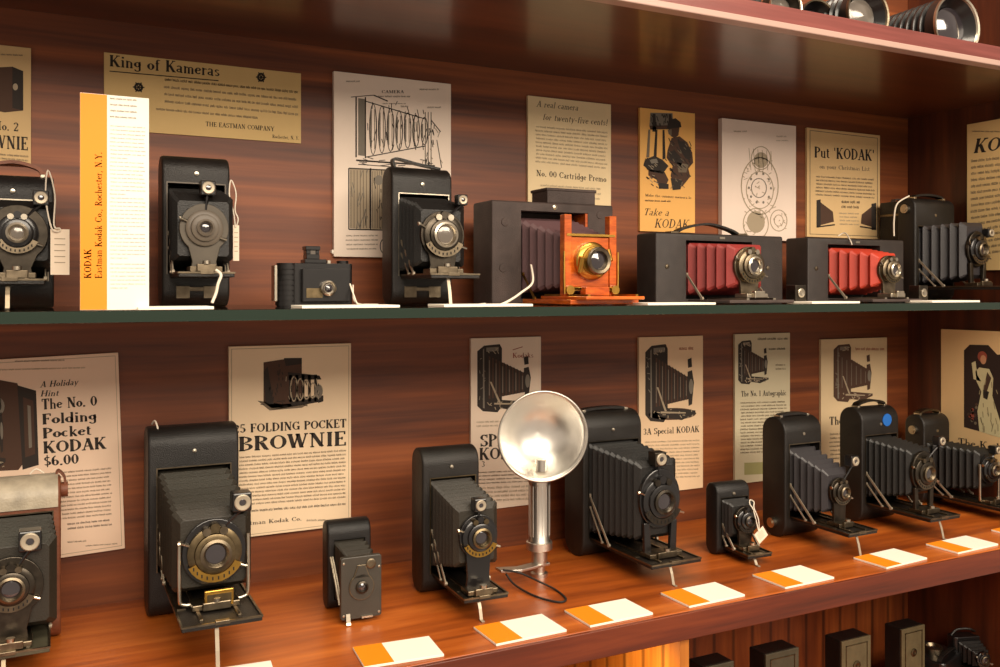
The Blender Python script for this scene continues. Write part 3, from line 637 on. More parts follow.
c9=folding('black folding camera with low rounded top, rightmost on the wooden shelf',(924,950,416,500),Y=-.085,T=.034,rz=0,op=(.10,.93,None,.70),bedz=.018,L=.125,lens=(992,470),R=.0165,bel=BLB,n=9,leather=LEA,std='frame',m_std=BLK,m_body=BLK,m_ring=NID,m_glass=GLS,fd=(997,450),fs=.012,front=(1.1,1.5),inner=.32,strap=(.006,NID),knob=(-1,.11))

# small camera with square front plate
p=G(330,612); Yc=p.y
xl=P(328,612,Yc).x; xr=P(371,612,Yc).x; Wc=xr-xl; Hc=P(328,524,Yc).z
c3=thing('folding_camera','small closed-looking folding camera with square grey front plate, below the BROWNIE poster','camera',((xl+xr)/2,Yc,0),math.radians(-3))
body(c3,Wc,Hc,.026,(-Wc*.36,Wc*.36,Hc*.12,Hc*.80),LEB,r=.012)
bellows(c3,(-Wc*.33,Wc*.33,Hc*.15,Hc*.77),(-Wc*.30,Wc*.30,Hc*.2,Hc*.74),.01,-.036,4,BLT)
fp=MB().prism(roundrect(-Wc*.43,Wc*.47,Hc*.05,Hc*.73,.0025,3),-.042,-.036).build('front_plate',GRB,c3,bevel=.0008)
q=MB()
for sx,sz in ((-.37,.1),(-.37,.67),(.41,.1),(.41,.60)): q.lathe([(.0013,0),(.0012,.0007),(0,.001)],(Wc*sx,-.042,Hc*sz),n=8)
q.build('screw',NIC,fp)
MB().lathe([(.0048,0),(.0048,.0012),(.0034,.0018),(0,.0012)],(Wc*.23,-.042,Hc*.64),n=18).build('finder_window',NID,fp,smooth_a=40)
zc=Hc*.40; q=MB()
q.prism([(Wc*.02+.0125*math.cos(2*PI*i/28)*(1+.0*i),zc+.013*math.sin(2*PI*i/28)) for i in range(28)],-.0432,-.042)
q.prism([(Wc*.02-.0085,zc+.008),(Wc*.02+.0085,zc+.008),(Wc*.02+.004,zc+.021),(Wc*.02-.004,zc+.021)],-.0432,-.042)
q.build('shutter_plate',NID,fp,bevel=.0003)
q=MB().prism([(Wc*.02+.0115*math.cos(2*PI*i/28),zc+.012*math.sin(2*PI*i/28)) for i in range(28)],-.0438,-.0432)
q.prism([(Wc*.02-.0072,zc+.009),(Wc*.02+.0072,zc+.009),(Wc*.02+.003,zc+.020),(Wc*.02-.003,zc+.020)],-.0438,-.0432); q.build('shutter_face',GRB,fp)
MB().lathe([(.0062,0),(.006,.002),(.0045,.0026),(.004,.001)],(Wc*.02,-.0438,zc),n=20).build('lens_ring',GUN,fp,smooth_a=40)
MB().lathe([(.0042,.0008),(.002,.0016),(0,.0019)],(Wc*.02,-.0438,zc),n=16).build('lens_glass',GLS,fp)
for sx in (-.395,-.44): MB().tube([(Wc*sx,-.001,Hc*.62),(Wc*(sx+.01),-.018,Hc*.42),(Wc*(sx+.02),-.035,Hc*.20)],.0011,6).build('strut',STN,c3)
MB().box(Wc*.02,Wc*.26,-.0438,-.042,Hc*.055,Hc*.075).build('nickel_catch',NIC,fp)
MB().ribbon([(-Wc*.28,-.0428,Hc*.12),(-Wc*.28,-.045,Hc*.03),(-Wc*.28,-.046,.0006)],(1,0,0),.004,.001).build('folding_stand',NIC,c3)

# upper row ------------------------------------------------
c10=folding('black folding camera with brown strap, leftmost on the glass shelf',(-30,54,171,306),Y=-.10,z=GZ,T=.04,op=(.08,.92,None,.80),bedz=.024,L=.07,d=.05,lens=(17,233),lr=.005,R=.0165,bel=BLB,n=5,leather=LEB,std='pear',m_std=GUN,m_body=BLK,m_ring=NIC,m_glass=GLP,fd=(41,198),fs=.0125,inner=.32,m_scale=NID,front=(1.6,1.5),strap=(.012,LEBR),pf=1.4,foot=NID)
c11=folding('black folding camera with plain grey disc shutter beside the orange and white sign',(162,230,153,306),Y=-.10,z=GZ,T=.036,op=(.08,.92,None,.81),bedz=.031,L=.064,lens=(206,228),R=.0170,d=.045,lr=.001,pf=1.28,bel=BLB,n=6,leather=LEA,std='pear',m_std=PLT,m_body=GRE,m_ring=GRE,m_glass=GLS,fd=(208,188),fs=.0135,inner=.26,ears=False,scale=False,front=(1.6,1.6),foot=False,plaque=True,bedm=LEA)
c12=folding('black folding camera with raised top strap in front of the patent drawing poster',(392,452,165,306),Y=-.10,z=GZ,T=.034,rz=-1,op=(.12,.93,None,.80),bedz=.031,L=.088,lens=(444,235),R=.0215,bel=BLB,n=6,leather=LEA,std='pear',m_std=GUN,m_body=GUN,m_ring=NIC,m_glass=GLP,fd=(462,200),fs=.011,inner=.40,m_scale=NID,front=(1.15,1.35),plaque=True)
c13=folding('black folding camera with grey pleated bellows at the right end of the glass shelf',(915,955,197,301),Y=-.10,z=GZ,T=.030,rz=0,op=(.08,.94,None,.72),bedz=.020,L=.15,lens=(980,250),R=.0195,bel=BLG,n=6,leather=LEA,std='block',m_std=GUN,m_body=BLK,m_ring=NID,m_glass=GLS,fd=(990,233),fs=.012,front=(1.05,1.9),inner=.32,strap=(.006,LEA),knob=(-1,.135),foot=False)

MB().ribbon([(-.026,.017,c12['_H']-.001),(-.028,.017,c12['_H']+.006),(-.024,.017,c12['_H']+.0095),(0,.017,c12['_H']+.005),(.026,.017,c12['_H']+.001)],(0,1,0),.009,.0022,sub=4).build('carrying_strap',LEA,c12)
MB().box(-.0165,-.015,-.040,-.0385,.048,.094).build('nickel_bar',STN,c12,bevel=.0003)
# small viewfinder camera on the glass shelf
Y3=-.13
a=P(280,305,Y3); b=P(353,305,Y3); W3=b.x-a.x; H3=P(300,263,Y3).z-GZ
m3=thing('compact_camera','small black compact camera with ribbed grip and pop-up finder on the glass shelf','camera',((a.x+b.x)/2,Y3,GZ),0)
MB().prism(roundrect(-W3/2+.012,W3/2,0,.024,.004,4),0,H3,'z').build('body',BLK,m3,bevel=.001)
q=MB()
for i in range(8): q.cyl((-W3/2+.010,.012,H3*.02+i*H3*.12),(-W3/2+.010,.012,H3*.02+(i+.72)*H3*.12),.0118,n=24); 
q.cyl((-W3/2+.010,.012,0),(-W3/2+.010,.012,H3),.0105,n=24); q.build('ribbed_grip',BLK,m3,smooth_a=40)
MB().box(-W3/2-.004,-W3/2-.001,.006,.020,H3*.12,H3*.95).build('side_plate',NIC,m3,bevel=.0005)
MB().box(-W3*.22,W3*.44,-.006,0,H3*.1,H3*.88).build('front_panel',BLK,m3,bevel=.001)
MB().box(-W3*.17,W3*.05,-.0068,-.006,H3*.2,H3*.42).build('name_plate',BRD,m3)
cx=W3*.12;cz=H3*.42
MB().lathe([(.0075,0),(.0075,.005),(.006,.006),(.0045,.004)],(cx,-.006,cz),n=24).build('lens_ring',NIC,m3,smooth_a=40)
MB().lathe([(.005,.0035),(.003,.0048),(0,.0054)],(cx,-.006,cz),n=18).build('lens_glass',GLS,m3,smooth_a=60)
f=MB().box(-W3*.16,W3*.14,.002,.020,H3,H3+.004).box(-W3*.13,W3*.05,.004,.018,H3+.004,H3+.009).box(-W3*.14,W3*.06,.004,.018,H3+.013,H3+.017).box(-W3*.13,-W3*.07,.005,.017,H3+.009,H3+.013).box(0,W3*.05,.005,.017,H3+.009,H3+.013).build('popup_finder',BLK,m3,bevel=.0006)
MB().box(-W3*.07,0,.006,.009,H3+.009,H3+.013).build('finder_window',GLP,f)
MB().box(W3*.16,W3*.2,.004,.012,H3,H3+.003).build('shutter_button',NIC,m3)
MB().cyl((W3*.4,.012,H3),(W3*.4,.012,H3+.003),.006,n=18).build('winding_knob',BLK,m3)

# horizontal plate cameras with red bellows
def plate_camera(label,px,Y,T,bel,op,lens,R,handle=True,L=.07,zb=.005,fo=.002):
    pl,pr,pt,pb=px; xl=P(pl,pb,Y).x; xr=P(pr,pb,Y).x; W=xr-xl; H=P(pl,pt,Y).z-GZ; xc=(xl+xr)/2
    o=thing('folding_camera',label,'camera',(xc,Y,GZ))
    x0=P(op[0],pb,Y).x-xc; x1=P(op[1],pb,Y).x-xc
    body(o,W,H,T,(x0,x1,zb,H*.90),LEM,r=.003,rc=.002)
    xm=(x0+x1)/2
    K=kk(lens[0])[0]; d=(xc+xm)/K; d=(1+Y)-d
    lz=P(lens[0],lens[1],Y-d).z-GZ
    bellows(o,(x0+.004,x1-.004,zb+.006,H*.84),(xm-R*1.1,xm+R*1.1,lz-R*1.15,lz+R*1.15),T*.6,-d+.008,6,bel,d=.0035)
    bd=MB().box(x0+.003,x1-.003,-L,.004,zb-.004,zb-.0005).build('bed',LEW,o,bevel=.0006)
    for x in (xm-.02,xm+.02): MB().box(x-.002,x+.002,-L*.97,-.003,zb-.0006,zb+.0016).build('rail',NIC,bd)
    pts=[]
    for i in range(25):
        t=math.radians(-50+280*i/24); pts.append((xm+R*1.12*math.cos(t),lz+R*1.14*math.sin(t)))
    pts+=[(xm-R*.6,zb+.002),(xm+R*.6,zb+.002)]
    s=MB().prism(pts,-d+.004,-d+.008).build('lens_standard',NID,o,bevel=.0005)
    MB().box(xm-R*.8,xm+R*.8,-d-.010,-d+.012,zb+.0014,zb+.007).box(xm-R*.4,xm+R*.4,-d-.014,-d-.008,zb+.0014,zb+.010).build('sliding_foot',NIC,s,bevel=.0012)
    shutter(o,(xm,-d+.003,lz),R,NID,NIC,GLS,inner=.36,m_scale=BRD)
    for x in (x0+.0015,x1-.0015): strut(o,(x,.001,zb+.03),(x,-.028,zb+.001))
    if handle:
        MB().ribbon([(x0-.004,T*.5,H-.0005),(x0+.01,T*.5,H+.007),(xm-.004,T*.5,H+.0135),(x1-.02,T*.5,H+.007),(x1-.004,T*.5,H-.0005)],(0,1,0),.011,.0026,sub=6).build('carrying_handle',LEA,o)
        MB().box(x0-.012,x0,T*.5-.007,T*.5+.007,H-.001,H+.003).box(x1-.010,x1+.004,T*.5-.007,T*.5+.007,H-.001,H+.003).build('handle_plate',NID,o,bevel=.0006)
    for sx in (-1,1): MB().lathe([(.003,0),(.0026,.001),(0,.0014)],(sx*W*.42 if sx<0 else x1+(W/2-x1)*.5,-.0,H*.52),n=12).build('stud',NID,o)
    # brilliant finder folded out at the front right corner of the bed
    fx=x1+fo
    f=MB().box(fx,fx+.017,-L*.96,-L*.96+.016,zb-.003,zb+.017).build('viewfinder',GUN,o,bevel=.001)
    MB().lathe([(.0055,0),(.0055,.0012),(.004,.0016),(0,.001)],(fx+.0085,-L*.96,zb+.0075),n=16).build('finder_lens',NIC,f)
    MB().box(x1-.006,fx+.002,-L*.96+.004,-L*.96+.009,zb-.0035,zb-.001).build('finder_arm',NID,f)
    MB().box(-W*.02,W*.02,-.0008,.001,H*.93,H*.96).build('opening_catch',NIC,o)
    return o
plate_camera('horizontal black plate camera with faded pink-red bellows and an arched top handle',(656,783,232,304),-.13,.040,BLR,(686,752),(752,266),.0200,True,L=.075)
plate_camera('horizontal black plate camera with bright orange-red bellows, no handle, on the glass shelf',(808,904,237,303),-.13,.040,BLO,(828,880),(892,270),.0165,False,L=.070,fo=-.006)

# big wooden camera
Yw=-.10; xl=P(492,300,Yw).x; xr=P(613,300,Yw).x; Ww=xr-xl; xc=(xl+xr)/2; Hw=P(500,200,Yw).z-GZ; Tw=.050
cw=thing('plate_camera','large wooden plate camera with violet bellows, orange wood front standard and brass lens','camera',(xc,Yw,GZ))
ox0=P(521,300,Yw).x-xc; ox1=P(588,300,Yw).x-xc
b=body(cw,Ww,Hw,Tw,(ox0,ox1,.006,Hw*.91),LEW,r=.003,rc=.0015)
MB().box(ox1-.0035,ox1-.0003,.0005,Tw*.66,.007,Hw*.905).build('wooden_lining',CW,b)
tx0=P(550,190,Yw).x-xc; tx1=P(598,190,Yw).x-xc
MB().box(tx0,tx1,.006,.044,Hw,Hw+.017).box(tx0-.0015,tx1+.0015,.005,.045,Hw+.0145,Hw+.018).build('handle_box',LEW,cw,bevel=.001)
K=kk(592)[0]; xm=(ox0+ox1)/2; dw=(1+Yw)-(xc+xm)/K
lz=P(592,261,Yw-dw).z-GZ; hwid=.0285
bellows(cw,(ox0+.005,ox1-.006,.014,Hw*.84),(xm-.024,xm+.024,lz-.026,lz+.026),Tw*.55,-dw+.010,7,BLV,d=.0035)
bb=MB().box(ox0+.002,ox1-.002,-.105,.004,.001,.006).box(xm-.036,xm+.036,-.125,-.03,.006,.0095).build('bed',CW,cw,bevel=.0008)
MB().box(xm-.031,xm-.028,-.12,-.03,.0095,.0115).box(xm+.028,xm+.031,-.12,-.03,.0095,.0115).build('rail',BRA,bb)
zt=P(570,214,Yw-dw).z-GZ
for sx in (-1,1):
    q=MB().box(xm+sx*hwid-.0045,xm+sx*hwid+.0045,-dw+.002,-dw+.012,.0097,zt).build('standard_post',CW,cw,bevel=.0007)
    MB().tube([(xm+sx*(hwid+.005),-dw+.001,.012),(xm+sx*(hwid+.0055),-dw+.001,.03),(xm+sx*(hwid+.0055),-dw+.001,lz+.01)],.0012,6).cyl((xm+sx*hwid,-dw+.002,.016),(xm+sx*hwid,-dw-.003,.016),.005,n=14).build('brass_fitting',BRA,q)
MB().box(xm-hwid+.0045,xm+hwid-.0045,-dw+.004,-dw+.010,lz-.028,lz+.026).build('lens_board',CW,cw,bevel=.0007)
MB().box(xm-hwid-.002,xm+hwid+.002,-dw+.001,-dw+.012,lz+.0265,lz+.0290).box(xm-hwid,xm+hwid,-dw-.001,-dw+.003,.0155,.019).box(xm-hwid,xm+hwid,-dw-.001,-dw+.003,lz-.031,lz-.029).build('brass_crossbar',BRA,cw)
MB().box(xm-.014,xm+.016,-dw-.010,-dw+.002,.0097,.0195).build('focus_block',CW,cw,bevel=.001)
ls=MB().lathe([(.0205,-.004),(.0205,.004),(.0185,.006),(.0155,.007),(.015,.008)],(xm+.0,-dw+.003,lz)).build('shutter',BRA,cw,smooth_a=35)
MB().lathe([(.0150,.008),(.0150,.013),(.0135,.0145),(.0105,.0135),(.0095,.010)],(xm+.003,-dw+.003,lz)).build('lens_ring',NID,ls,smooth_a=35)
MB().lathe([(.0100,.010),(.007,.0112),(0,.0118)],(xm+.003,-dw+.003,lz)).build('lens_glass',GLS,ls,smooth_a=60)
MB().cyl((xm-.018,-dw-.004,lz-.012),(xm-.018,-dw-.009,lz+.004),.0032,n=12).cyl((xm+.018,-dw-.004,lz+.012),(xm+.018,-dw-.009,lz+.0),.0026,n=12).build('piston_cylinder',BRA,ls,smooth_a=40)
for x in (ox0+.003,ox1-.003): strut(cw,(x,.001,.034),(x,-.026,.007),m=BRA)
for px,py in ((505,222),(503,268),(600,215)): 
    q=P(px,py,Yw); MB().lathe([(.005,0),(.0045,.0008),(0,.001)],(q.x-xc,0,q.z-GZ),n=16).build('stud',LEW,cw)
MB().lathe([(.003,0),(0,.001)],(xm,-.0002,Hw*.955),n=12).build('catch',NIC,b)

# box-like camera behind the right end camera
a=P(884,290,-.045); b=P(903,290,-.045)
q=thing('box_camera','dark box camera standing half hidden behind the right end camera on the glass shelf','camera',((a.x+b.x)/2+.020,-.055,GZ))
hq=P(890,201,-.045).z-GZ; wq=.030
MB().box(-wq/2,wq/2,0,.040,0,hq).build('body',LEA,q,bevel=.002)
MB().box(-wq/2-.0005,wq/2+.0005,-.0008,.0408,hq-.022,hq-.019).build('metal_band',NID,q)
MB().ribbon([(-wq*.3,.02,hq),(-wq*.2,.02,hq+.004),(wq*.2,.02,hq+.004),(wq*.3,.02,hq)],(0,1,0),.008,.0015,sub=4).build('carrying_handle',LEW,q)

# ---------------------------------------------------------------- flash gun
fb=G(541,577); fl=thing('flash_gun','silver flash gun with large round reflector dish and ribbed handle beside a black camera','flash',(fb.x,fb.y,0))
def L2(px,py,dy=0.):
    q=P(px,py,fb.y+dy); return (q.x-fb.x,dy,q.z)
zc=L2(543,438)[2]; zh0=L2(540,545)[2]; zh1=L2(540,482)[2]
Rf=.0492
ax=Vector((-.30,-.95,-.02)).normalized(); cc=Vector(L2(541,434.5))+ax*.0
prof=[(Rf+.001,.0006),(Rf,.0),(Rf*.97,-.0005),(Rf*.94,-.003),(Rf*.86,-.007),(Rf*.72,-.0155),(Rf*.55,-.0225),(Rf*.38,-.027),(Rf*.2,-.0295),(.0001,-.0305)]
back=[(.0001,-.032),(Rf*.2,-.031),(Rf*.38,-.0285),(Rf*.55,-.024),(Rf*.72,-.017),(Rf*.87,-.0085),(Rf*.97,-.0025),(Rf+.001,.0006)]
MB().bowl(prof+back,cc+ax*.012,ax,56).build('reflector',SIL,fl,smooth_a=70)
MB().tube([cc+ax*.012+(ax.orthogonal().normalized()*math.cos(2*PI*i/48)+ax.cross(ax.orthogonal().normalized())*math.sin(2*PI*i/48))*(Rf+.0005) for i in range(49)],.0014,8).build('reflector_rim',SIB,fl,smooth_a=70)
bz=cc+Vector((0,0,-.040))
MB().cyl(bz+ax*.002,bz+ax*.002+Vector((0,0,.012)),.0065,n=18).cyl(bz+ax*.002+Vector((0,0,.010)),bz+ax*.002+Vector((0,0,.013)),.0072,n=18).build('bulb_socket',SIB,fl,smooth_a=40)
h=MB().lathe([(.0130,0),(.0130,.004),(.0118,.006),(.0118,zh1-zh0-.004),(.0125,zh1-zh0),(.0125,zh1-zh0+.006),(.007,zh1-zh0+.010)],(0,.004,zh0),(0,0,1),32).build('handle',SIB,fl,smooth_a=35)
q=MB()
for i in range(14):
    t=2*PI*i/14; q.cyl((.0118*math.cos(t),.004+.0118*math.sin(t),zh0+.010),(.0118*math.cos(t),.004+.0118*math.sin(t),zh1-.004),.00035,n=6)
q.build('handle_ribs',SIL,h)
MB().lathe([(.0135,0),(.0145,.001),(.0145,.009),(.0125,.010)],(0,.004,zh0-.006),(0,0,1),32).build('handle_collar',SIL,fl,smooth_a=35)
MB().lathe([(.0095,0),(.0095,.004),(.0065,.005),(.0065,.012),(.009,.013),(.009,zh0-.006)],(0,.004,0),(0,0,1),24).build('base_screw',SIB,fl,smooth_a=35)
e0=G(498,582); 
MB().ribbon([(.010,.004,.014),(-.03,-.004,.014),(e0.x-fb.x,e0.y-fb.y,.013)],(0,1,0),.014,.003).build('bracket_arm',SIB,fl,bevel=.0006)
pts=[G(503,570,.018),G(520,573,.012),G(540,582,.006),G(556,590,.0015),G(566,599,.0015),G(558,602,.0015),G(535,596,.0015),G(515,585,.004),G(506,574,.012)]
MB().tube([Vector((p.x-fb.x,p.y-fb.y,p.z)) for p in pts],.0011,8,sub=6).build('sync_cord',FEL,fl,smooth_a=60)

# ---------------------------------------------------------------- tags
def hanging_tag(label,anchor,knot,c,w,h,rz=0.,tilt=0.):
    anchor=Vector(anchor); knot=Vector(knot); c=Vector(c)
    o=thing('paper_tag',label,'tag',c,rz,'string tags tied to the cameras' if False else None)
    R_=Matrix.Rotation(tilt,4,'Y')
    MB().box(-w/2,w/2,-.0003,.0003,-h/2,h/2,R=R_).build('tag_paper',TAGM,o)
    q=MB()
    for k in range(5): q.box(-w*.3,w*.28,-.0005,-.0003,h*.28-k*h*.13,h*.3-k*h*.13,R=R_)
    q.build('handwriting',INL,o)
    inv=Matrix.Rotation(-rz,3,'Z')
    top=R_@Vector((0,-.0006,h*.44))
    a=inv@(anchor-c); k=inv@(knot-c)
    MB().tube([top,(top+k)*.5+Vector((.002,-.001,0)),k,(a+k)*.5+Vector((.003,0,.002)),a,(a+k)*.5+Vector((-.004,-.001,0)),k+Vector((-.002,-.001,-.002)),top+Vector((-.001,-.0003,.0))],.00065,6,sub=5).build('string',STR,o)
    return o
Yt=-.165
hanging_tag('white paper tag on a string at the left end camera, beside the orange sign',P(48,170,-.12),P(54,225,Yt),P(60,252,Yt),P(70,250,Yt).x-P(51,250,Yt).x,.038)
hanging_tag('narrow paper tag seen edge-on, hanging beside the disc-shutter camera',P(231,180,-.11),P(235,210,-.12),P(236,243,-.12),.006,.034,rz=.2)
hanging_tag('tiny tilted paper tag tied to the smallest camera on the wooden shelf',P(750,500,-.17),P(754,508,-.18),P(761,535,-.185),.016,.014,tilt=-.6)
# loose strings and ties
def cord(label,pts,r=.0012,m=STR,name='string'):
    pts=[Vector(p) for p in pts]; c=pts[0]
    return tag(MB().tube([p-c for p in pts],r,8,sub=6).build(name,m,smooth_a=60,loc=c),label,'string')
cord('white ribbon hanging from the disc-shutter camera to the glass',[P(216,270,-.172),P(221,275,-.175),P(218,284,-.176),P(216,293,-.176),P(212,303,-.178)],.0014)
cord('white string looped beside the compact camera',[P(350,284,-.17),P(354,296,-.18),P(358,304.3,-.19),P(366,304.6,-.195),P(378,304.6,-.18),P(362,304.6,-.17),P(354,300,-.15),P(353,285,-.14)],.0008)
cord('white string lying in front of the large wooden camera',[P(531,265,-.145),P(533,278,-.16),P(531,285,-.17),P(522,292,-.18),P(512,299,-.19),P(500,304.7,-.20),P(488,305.2,-.20),P(478,305.,-.19),P(485,304,-.18)],.0012)
cord('short string curl on top of the tall camera before the BROWNIE poster',[P(152,424,-.045),P(155,421,-.055),P(158,430,-.0605),P(157,440,-.0615),P(158,446,-.0615)],.0009)
cord('thin wire loop above the worn pale-topped camera',[P(30,474,-.06),P(36,469,-.06),P(44,473,-.06)],.0008)
cord('white string over the orange-red bellows camera',[P(838,236,-.11),P(845,233,-.115),P(850,240,-.133),P(852,245,-.137)],.0009)
cord('pale string down the side of the right end camera on the glass shelf',[P(909,196,-.101),P(897,204,-.101),P(894,220,-.101),P(894,236,-.101)],.0011)

# ---------------------------------------------------------------- printed cards on the walls
c=Card('yellowed poster with a box camera picture at the upper left edge of the wall',-38,31,42,47,165,163,(196,170,118))
c.greek(-5,55,22,55,3,1.3); c.poly([(-10,68),(12,66),(23,70),(23,109),(4,112),(-10,110)],INB); c.poly([(12,66),(23,70),(23,109),(12,107)],INK,bump=1)
c.ell(15,86,2.6,3.4,INL,bump=2); c.text('No. 2',-6,130,9,1.1); c.text('BROWNIE',-34,148,13,1.15,fit=28); c.greek(-8,155,28,160,4,1.6); c.done()
c=Card('wide yellowed King of Kameras newspaper clipping pinned at the top of the wall',104,301,56,70,134,139,(198,172,112),th=.0015)
c.text('King of Kameras',109,70,11.5,1.15,fit=215,slope=.055); c.line(109,75,214,80,1.,INK,'lettering')
for (x,y) in ((136,90),(258,75)):
    c.ring(x,y,4.4,4.6,2.2,INK,n=12)
    for k in range(6): c.line(x,y,x+5.5*math.cos(k*PI/3),y+5.5*math.sin(k*PI/3),1.2,INK)
c.greek(160,82,297,84,7.6,2.0,INK,slope=.055,last=1.); c.greek(160,89.6,297,110,7.2,2.0,INM,slope=.055); c.greek(152,112,280,117,6,1.8,INM,slope=.045,last=.8)
c.text('THE EASTMAN COMPANY',201,126,4.6,1.,fit=272,slope=.03,m=INK); c.text('Rochester, N. Y.',270,135,3.6,1.,fit=299,slope=.02,m=INK); c.done()

c=Card('white patent drawing poster of a bellows camera behind the strapped camera',334,451,71,84,256,259,(226,214,192),th=.006)
c.greek(345,82,358,82,3,1.4); c.text('CAMERA',380,93,3.,1.,fit=402); c.greek(376,97,408,97,3,1.3); c.greek(418,90,438,90,3,1.3)
c.greek(380,104,404,104,3,1.)
L=lambda a,b,d,e,w=.9,m=INK,k=0:c.line(a,b,d,e,w,m,'illustration',k)
c.poly([(357,98),(364,99),(364,156),(357,155)],ING); L(355,97,355,157,1.4); L(364,97,364,158,1.2)
for i in range(7):
    x=368+i*8.6; t=103+i*2.3; b=155-i*1.6; w=8.0
    c.ring(x+3.5,(t+b)/2,3.9,(b-t)/2,1.0,INK,n=18); L(x+1.5,t+7,x+1.5,b-7,1.4,ING,1); L(x+5,t+6,x+5,b-6,.7,INM,1)
L(364,101,424,119,1.); L(364,157,424,146,1.)
for x in (424,427,430): L(x,112,x,166,1.,ING)
L(355,160,434,166,1.6); L(357,164,430,170,.8); L(350,97,372,95,.8); L(372,95,386,101,1.2); L(430,120,440,132,1.); L(436,140,441,168,.8)
c.greek(398,107,408,107,3,1.4); c.greek(425,108,440,108,3,1.2)
c.poly([(349,168),(368,169),(368,229),(349,228)],INL); c.poly([(370,169),(384,170),(384,229),(370,229)],INL)
for i in range(7): L(350+i*3,170,350+i*3,228,.7,INM,1)
for i in range(6): L(371+i*2.3,171,371+i*2.3,228,.6,INM,1)
c.ell(377,180,4,5,ING,bump=2); L(348,168,386,170,1.2,INK,1); L(348,229,386,230,1.2,INK,1); L(348,168,348,229,1.2,INK,1); L(369,168,369,229,1.6,INK,1)
c.hatch(424,116,434,166,16,INK,8,.8,3,1.57); c.hatch(366,101,424,150,34,INK,10,.7,3,1.57); c.hatch(357,157,432,170,16,INK,9,.7,3,.12); c.hatch(349,169,368,229,18,ING,14,.8,3,1.57); c.hatch(371,170,385,229,18,INK,6,.7,3,1.57); c.hatch(420,120,442,168,8,INM,6,.6,3)
c.greek(345,236,376,252,4.4,1.2,INM,word=(5,12)); c.ring(383,246,5,8,.9,INK); c.done()
tag(MB().lathe([(.003,0),(.0026,.004),(0,.005)],(0,0,0),n=12).build('push_pin',WHT,loc=P(333,252,-.0005)),'small white pin at the lower left corner of the patent poster','pin')

c=Card('yellowed A real camera for twenty-five cents poster above the wooden plate camera',528,611,97,103,214,212,(214,196,150))
c.text('A real camera',536,108,6.2,1.,fit=577,ital=.2,slope=.06,m=INM); c.text('for twenty-five cents!',542,121,6.4,1.,fit=607,ital=.2,slope=.05,m=INM)
c.greek(535,129,607,168,3.9,1.5,INL,slope=.04); c.text('No. 00 Cartridge Premo',536,178,6.2,1.,fit=606,slope=.03); c.greek(540,188,600,200,5,1.6,INL); c.done()

c=Card('orange-yellow Take a Kodak poster with a man looking down into a camera',640,695,108,113,232,232,(222,172,92))
q=lambda pts,m,k=0:c.poly(pts,m,'illustration',k)
q([(650,113),(672,113),(673,127),(649,127)],ING); c.hatch(650,114,672,127,26,INK,6,.8,2,1.4); q([(652,114),(655,114),(656,132),(652,132)],INK,1); q([(668,114),(671,114),(672,136),(668,134)],INK,1)
q([(649,126),(673,125),(673,129),(650,130)],INB,1); q([(655,130),(657,130),(656,160),(653,160)],INK,1); q([(662,130),(664,130),(665,158),(662,160)],INK,1); q([(648,130),(650,130),(649,158),(646,158)],INM,1)
q([(667,126),(669,120),(675,118),(680,122),(681,127),(666,129)],INK,3); q([(669,128),(679,127),(678,135),(674,138),(670,136)],INB,2); q([(667,130),(671,129),(671,136),(668,134)],INM,4)
q([(671,138),(679,136),(687,142),(692,152),(693,162),(688,168),(690,176),(682,186),(674,184),(670,176),(672,166),(666,158),(667,150)],INB,2)
q([(677,141),(684,141),(690,150),(690,160),(685,158),(680,150)],INK,3); q([(668,152),(674,150),(683,160),(680,166),(670,160)],INK,3); q([(676,162),(688,164),(686,172),(678,172)],INM,3)
q([(645,160),(654,156),(662,160),(668,166),(662,174),(650,172),(643,166)],INK,2); q([(649,160),(656,159),(658,163),(651,164)],ING,3)
q([(648,170),(664,172),(668,180),(664,188),(658,186),(656,180),(648,176)],INB,2); q([(670,178),(682,180),(680,189),(672,190)],INK,3); q([(659,183),(668,184),(668,189),(658,189)],INK,3)
c.hatch(668,138,691,176,40,INK,6,.8,5,.9); c.hatch(668,140,690,170,12,INM,5,.7,6,.9); c.hatch(645,158,666,188,26,INK,5,.8,5,.6); c.hatch(645,160,664,184,9,INL,4,.6,6,.6); c.hatch(670,176,684,189,9,INM,4,.6,6)
c.text('Make the summer memorable',645,197,2.6,1.,fit=691,slope=.03); c.greek(644,202,670,202,3,1.3,INK); c.text('Take a',643,216,7,.8,fit=668,ital=.3); c.text('KODAK',654,228,9,.8,fit=688,ital=.2); c.done()

c=Card('white patent poster with a pale round shutter mechanism drawing',722,796,118,126,240,240,(222,208,188),th=.008)
c.greek(733,132,746,132,3,1.2,INL); c.greek(775,137,786,137,3,1.2,INL); c.greek(775,141,788,141,3,1.,INL)
c.ring(759,186,19,29,1.1,INL,n=30); c.ring(759,190,14,19,.9,INL,n=26); c.ring(760,158,10,12,1.,INL); c.ell(760,160,7,8,INL); c.ring(758,188,8,10,.9,ING,n=20)
for k in range(10):
    t=k*PI/5; c.ell(759+11*math.cos(t),188+15*math.sin(t),1.1,1.4,ING,bump=1,n=8)
for k in range(6): c.line(748+k*4.4,148+k*.6,750+k*4.2,170,.6,INL)
c.hatch(742,160,776,212,46,INL,4,.7,2); c.hatch(743,210,766,236,24,INL,4,.7,2); c.hatch(770,212,787,228,14,INL,3,.7,2)
c.ring(755,224,13,16,1.,INL,n=24); c.ell(755,222,9,11,INL); c.ring(778,220,9,11,.9,INL,n=20); c.ring(778,220,5,6,.8,INL,n=16); c.done()

